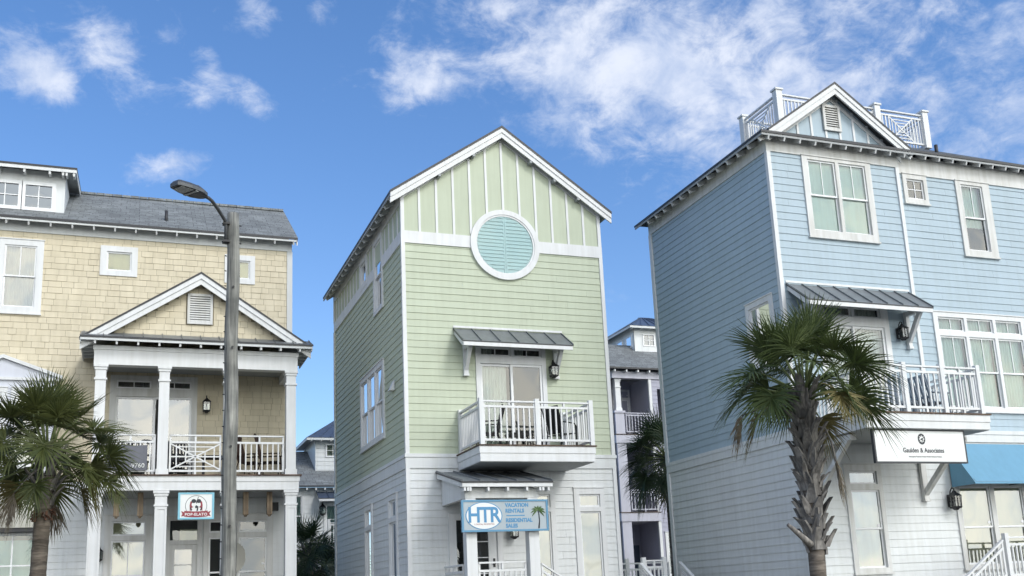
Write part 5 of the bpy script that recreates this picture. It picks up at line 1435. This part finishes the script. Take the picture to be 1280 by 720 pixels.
def table(label, loc, mat, w=.55, d=.5, h=.5, rot=0):
    T = thing('side_table', label, 'table', (0,0,0), 'porch tables')
    mb = MB()
    for i in range(6): y = -d/2+d*i/6; mb.box(-w/2, w/2, y+.006, y+d/6-.006, h-.025, h)
    mb.box(-w/2+.02, w/2-.02, -d/2+.02, d/2-.02, h-.06, h-.026); mb.build('tabletop', M[mat], T)
    for sx in (-1, 1):
        for sy in (-1, 1):
            m = MB(); m.box(sx*(w/2-.05)-.02, sx*(w/2-.05)+.02, sy*(d/2-.05)-.02, sy*(d/2-.05)+.02, 0, h-.061); m.build('leg', M[mat], T)
    T.location = loc; T.rotation_euler = (0, 0, R(rot)); return T

chair('patio_chair', 'black high backed patio chair on the green house balcony, before the dark glass door panel', (8.42, 24.05, 5.27), -115, 'black', 'sling', bh=.66)
chair('patio_chair', 'black high backed patio chair on the green house balcony, under the wall lantern', (10.45, 24.0, 5.27), 115, 'black', 'sling', bh=.66)
table('low black table between the two chairs on the green house balcony', (9.35, 24.3, 5.27), 'black', .6, .5, .46)
chair('rocking_chair', 'dark brown rocking chair on the upper porch, nearer the wooden pole', (3.25, 30.0, 5.30), 60, 'brown_wood', 'rocker', sw=.58, bh=.78)
chair('rocking_chair', 'dark brown rocking chair on the upper porch, against the end column', (3.80, 29.85, 5.30), 75, 'brown_wood', 'rocker', sw=.58, bh=.78)
chair('slat_chair', 'dark slatted chair behind the lattice railing, by the sliding door', (1.30, 30.3, 5.272), 165, 'charcoal', 'slat', sw=.6, bh=.56)
chair('slat_chair', 'dark slatted chair behind the grey cloth banner', (-.05, 30.2, 5.272), 185, 'charcoal', 'slat', sw=.6, bh=.56)
table('dark table on the upper porch of the cream house, below the lantern', (2.25, 30.1, 5.272), 'charcoal', .7, .6, .66)
chair('garden_chair', 'blue grey slatted chair by the end post of the blue house balcony', (18.05, 19.1, 5.298), 95, 'seat_blue', 'slat', sw=.6, bh=.62)
chair('garden_chair', 'blue grey slatted chair beside the balcony door of the blue house', (16.75, 19.3, 5.298), 200, 'seat_blue', 'slat', sw=.6, bh=.6)
table('blue grey side table between the two slatted balcony chairs', (17.4, 19.4, 5.298), 'seat_blue', .5, .5, .5)

# ================================================================== ground
def sheet(name, x0, x1, y0, y1, z, m):
    o = MB(); o.face([(x0,y0,z),(x1,y0,z),(x1,y1,z),(x0,y1,z)]); return tag(o.build(name, M[m]), kind='structure')
sheet('ground', -1500, 1500, -1500, 1500, 0, 'sandy')
sheet('road', -400, 400, -4, 11.0, .004, 'asphalt')
pv = MB(); pv.box(-400, 400, 11.15, 13.6, -.05, .13); tag(pv.build('pavement', M['concrete']), kind='structure')
kb = MB(); kb.box(-400, 400, 11.0, 11.147, -.05, .14); tag(kb.build('kerb', M['concrete']), kind='structure')
mk = MB()
for i in range(-40, 40): mk.face([(i*9.0,3.4,.008),(i*9.0+3,3.4,.008),(i*9.0+3,3.52,.008),(i*9.0,3.52,.008)])
tag(mk.build('road_marking', M['roadpaint']), kind='structure')
BLOBS = [
    ((0.2925, 0.8136, 0.5025), 0.149, 0.31, ((0.944, -0.225, -0.243), 1.5)),
    ((0.3988, 0.7576, 0.5167), 0.180, 0.22, None),
    ((0.4744, 0.7728, 0.4216), 0.110, 0.46, ((0.541, 0.126, -0.832), 1.4)),
    ((0.3605, 0.8068, 0.468), 0.094, 0.26, None),
    ((0.6589, 0.6103, 0.4397), 0.259, 0.33, ((0.767, -0.549, -0.332), 1.4)),
    ((0.5188, 0.6938, 0.4995), 0.180, 0.25, None),
    ((0.5571, 0.695, 0.4545), 0.149, 0.20, None),
    ((0.2391, 0.8467, 0.4753), 0.059, 0.34, ((0.959, -0.284, -0.008), 1.4)),
    ((0.7142, 0.6071, 0.3483), 0.133, 0.24, None),
    ((-0.0997, 0.8826, 0.4595), 0.049, 0.44, ((0.732, 0.373, -0.57), 1.5)),
    ((-0.0686, 0.886, 0.4585), 0.035, 0.34, ((0.696, 0.371, -0.614), 1.6)),
    ((-0.0485, 0.8643, 0.5006), 0.038, 0.48, ((0.979, 0.137, -0.148), 1.8)),
    ((0.0035, 0.8911, 0.4539), 0.033, 0.32, ((0.948, -0.147, 0.282), 2.0)),
    ((0.0545, 0.8858, 0.4608), 0.030, 0.36, None),
    ((0.0911, 0.8836, 0.4593), 0.030, 0.42, ((0.819, 0.197, -0.54), 1.6)),
    ((-0.0305, 0.878, 0.4776), 0.033, 0.40, ((0.903, 0.23, -0.364), 1.6)),
    ((0.0195, 0.9181, 0.3959), 0.027, 0.56, ((0.979, -0.099, 0.179), 2.3)),
    ((0.0905, 0.8463, 0.5249), 0.039, 0.44, None),
    ((0.1493, 0.8333, 0.5323), 0.027, 0.44, None),
    ((0.0184, 0.867, 0.4979), 0.024, 0.36, None),
    ((-0.106, 0.8583, 0.5021), 0.039, 0.30, None),
    ((0.0543, 0.8709, 0.4885), 0.027, 0.36, None),
    ((0.1672, 0.8645, 0.474), 0.043, 0.28, None),
    ((0.0791, 0.9132, 0.3997), 0.013, 0.40, None),
]
THR, CSOFT = .68, .60
CLOUD = (5.7, 6.0, 6.7)
BACK = (5.0, 4.6, 3.6)
SKYTINT = (.74, 1.02, 1.30)
TINT_LOW = (.88, 1.0, 1.16)
SUN_E, SUN_A, SKY_S, EXPOSURE = 1.2, 16, .12, 0.43
# ================================================================== sky, sun, camera
SUN_EL, SUN_AZ = 40, 155   # azimuth clockwise from +Y; the sun is behind and to the right of the camera
sd = Vector((math.sin(R(SUN_AZ))*math.cos(R(SUN_EL)), math.cos(R(SUN_AZ))*math.cos(R(SUN_EL)), math.sin(R(SUN_EL))))
sun = bpy.data.lights.new('sun', 'SUN'); sun.energy = SUN_E; sun.angle = R(SUN_A); sun.color = (1.0, .97, .93)
so = bpy.data.objects.new('sun', sun); COL.objects.link(so)
so.rotation_euler = (-sd).to_track_quat('-Z', 'Y').to_euler()

W = bpy.data.worlds.new('World'); scene.world = W; W.use_nodes = True
nt = W.node_tree; N, L = nt.nodes, nt.links
bg = N['Background']; bg.inputs['Strength'].default_value = SKY_S
sky = N.new('ShaderNodeTexSky'); sky.sky_type = 'NISHITA'; sky.sun_disc = False
sky.sun_elevation = R(SUN_EL); sky.sun_rotation = R(SUN_AZ); sky.air_density = 1.0; sky.dust_density = .6; sky.ozone_density = 2.2
tc = N.new('ShaderNodeTexCoord')
def vm(op, a, b=None, sc_=None):
    n = N.new('ShaderNodeVectorMath'); n.operation = op
    for i, v in enumerate((a, b)):
        if v is None: continue
        if hasattr(v, 'links'): L.new(v, n.inputs[i])
        else: n.inputs[i].default_value = v
    if sc_ is not None:
        if hasattr(sc_, 'links'): L.new(sc_, n.inputs['Scale'])
        else: n.inputs['Scale'].default_value = sc_
    return n
def mt(op, a, b=None, c=None, clamp=False):
    n = N.new('ShaderNodeMath'); n.operation = op; n.use_clamp = clamp
    for i, v in enumerate((a, b, c)):
        if v is None: continue
        if hasattr(v, 'links'): L.new(v, n.inputs[i])
        else: n.inputs[i].default_value = v
    return n.outputs[0]
def smooth(x, a, b, lo=0, hi=1):
    n = N.new('ShaderNodeMapRange'); n.interpolation_type = 'SMOOTHSTEP'
    for k, v in zip(('From Min', 'From Max', 'To Min', 'To Max'), (a, b, lo, hi)): n.inputs[k].default_value = v
    L.new(x, n.inputs['Value']); return n.outputs[0]
D = vm('NORMALIZE', tc.outputs['Generated']).outputs[0]
sep = N.new('ShaderNodeSeparateXYZ'); L.new(D, sep.inputs[0])
iz = mt('DIVIDE', 1.0, mt('MAXIMUM', mt('ADD', sep.outputs['Z'], .12), .06))
pl = N.new('ShaderNodeCombineXYZ')
L.new(mt('MULTIPLY', sep.outputs['X'], iz), pl.inputs[0]); L.new(mt('MULTIPLY', sep.outputs['Y'], iz), pl.inputs[1])
PL = pl.outputs[0]
def noise(vec, s, det, rough=.55, dist=0.0, off=(0,0,0), stretch=(1,1,1), rot=0):
    mp = N.new('ShaderNodeMapping'); mp.inputs['Location'].default_value = off; mp.inputs['Scale'].default_value = stretch; mp.inputs['Rotation'].default_value = (0, 0, rot)
    L.new(vec, mp.inputs['Vector'])
    n = N.new('ShaderNodeTexNoise'); n.inputs['Scale'].default_value = s; n.inputs['Detail'].default_value = det
    n.inputs['Roughness'].default_value = rough; n.inputs['Distortion'].default_value = dist
    L.new(mp.outputs[0], n.inputs['Vector']); return n.outputs['Fac']
big = noise(D, 11.0, 11, .64, .35, stretch=(1, 1, 1.7))
fine = noise(D, 30.0, 8, .66, .5, (3, 1, 7), stretch=(1, 1, 1.5))
soft = noise(D, 2.6, 3, .5, .2, (9, 2, 4))
den = mt('ADD', mt('ADD', mt('MULTIPLY', big, 1.25), mt('MULTIPLY', fine, .80)), mt('MULTIPLY', soft, .35))
den = mt('SUBTRACT', den, .70)
cov = None
def blob(d, r, amp, squash=None):
    """patch of cloud cover round a compass direction; squash = (long axis, stretch)"""
    global cov
    v = vm('SUBTRACT', D, tuple(Vector(d).normalized())).outputs[0]
    if squash:
        ax, k = squash; ax = Vector(ax).normalized()
        dt = vm('DOT_PRODUCT', v, tuple(ax)).outputs['Value']
        sub = vm('SCALE', tuple(ax), None, mt('MULTIPLY', dt, 1-1/k)).outputs[0]
        v = vm('SUBTRACT', v, sub).outputs[0]
    ln = vm('LENGTH', v).outputs['Value']
    g = smooth(ln, 0, r, amp, 0)
    cov = g if cov is None else mt('ADD', cov, g)
for b in BLOBS: blob(*b)
cl = smooth(mt('ADD', den, cov), THR, THR+CSOFT)
# a band of bright low cloud away from the houses and thin veil everywhere near the horizon
back = smooth(sep.outputs['Y'], .15, -.35)
low = smooth(sep.outputs['Z'], .75, .05)
bk = mt('MULTIPLY', smooth(mt('ADD', den, mt('MULTIPLY', low, .30)), .28, .62), back)
allc = mt('MAXIMUM', mt('MULTIPLY', cl, smooth(sep.outputs['Z'], .0, .12)), bk)
shade = noise(D, 15.0, 6, .6, .3, (1, 5, 2))
cr = N.new('ShaderNodeMixRGB'); cr.inputs['Color1'].default_value = (*sc(CLOUD, .70), 1); cr.inputs['Color2'].default_value = (*CLOUD, 1)
for k in ('Color1', 'Color2'):
    c = cr.inputs[k].default_value
cr.inputs['Color1'].default_value = (CLOUD[0]*.62, CLOUD[1]*.70, CLOUD[2]*.84, 1); cr.inputs['Color2'].default_value = (*CLOUD, 1)
L.new(smooth(shade, .35, .65), cr.inputs['Fac'])
warm = N.new('ShaderNodeMixRGB'); warm.blend_type = 'MULTIPLY'; 
bz = N.new('ShaderNodeMixRGB'); bz.inputs['Color1'].default_value = (*BACK, 1); bz.inputs['Color2'].default_value = (1.1, 1.08, 1.0, 1)
L.new(smooth(sep.outputs['Z'], .34, .60), bz.inputs['Fac']); L.new(bz.outputs['Color'], warm.inputs['Color2'])
L.new(mt('MULTIPLY', back, smooth(sep.outputs['X'], -.85, .15)), warm.inputs['Fac']); L.new(cr.outputs['Color'], warm.inputs['Color1'])
tint = N.new('ShaderNodeMixRGB'); tint.blend_type = 'MULTIPLY'; tint.inputs['Fac'].default_value = 1; 
tz = N.new('ShaderNodeMixRGB'); tz.inputs['Color1'].default_value = (*TINT_LOW, 1); tz.inputs['Color2'].default_value = (*SKYTINT, 1)
L.new(smooth(sep.outputs['Z'], .05, .58), tz.inputs['Fac']); L.new(tz.outputs['Color'], tint.inputs['Color2'])
L.new(sky.outputs['Color'], tint.inputs['Color1'])
mx = N.new('ShaderNodeMixRGB'); L.new(mt('MULTIPLY', allc, .88), mx.inputs['Fac']); L.new(tint.outputs['Color'], mx.inputs['Color1']); L.new(warm.outputs['Color'], mx.inputs['Color2'])
L.new(mx.outputs['Color'], bg.inputs['Color'])

cam = bpy.data.cameras.new('camera'); co = bpy.data.objects.new('camera', cam); COL.objects.link(co)
cam.sensor_fit = 'HORIZONTAL'; cam.sensor_width = 36; cam.lens = 1275.24/1280*36
cam.shift_y = (467.5-360)/1280; cam.clip_end = 5000; cam.clip_start = .1
yw, pt, rl = R(20.845), R(12.393), R(-2.5784)
fwd = Vector((math.sin(yw)*math.cos(pt), math.cos(yw)*math.cos(pt), math.sin(pt))); rt = Vector((math.cos(yw), -math.sin(yw), 0)); up = rt.cross(fwd)
r2 = rt*math.cos(rl)+up*math.sin(rl); u2 = -rt*math.sin(rl)+up*math.cos(rl)
mat = Matrix((r2, u2, -fwd)).transposed().to_4x4(); mat.translation = (0, 0, 1.6); co.matrix_world = mat
scene.camera = co
vs = scene.view_settings; scene.display_settings.display_device = 'sRGB'
vs.view_transform = 'Standard'; vs.look = 'None'; vs.gamma = 1; vs.exposure = EXPOSURE; vs.use_curve_mapping = False
scene.render.engine = 'CYCLES'; scene.cycles.max_bounces = 8; scene.cycles.transparent_max_bounces = 12
scene.cycles.use_denoising = True
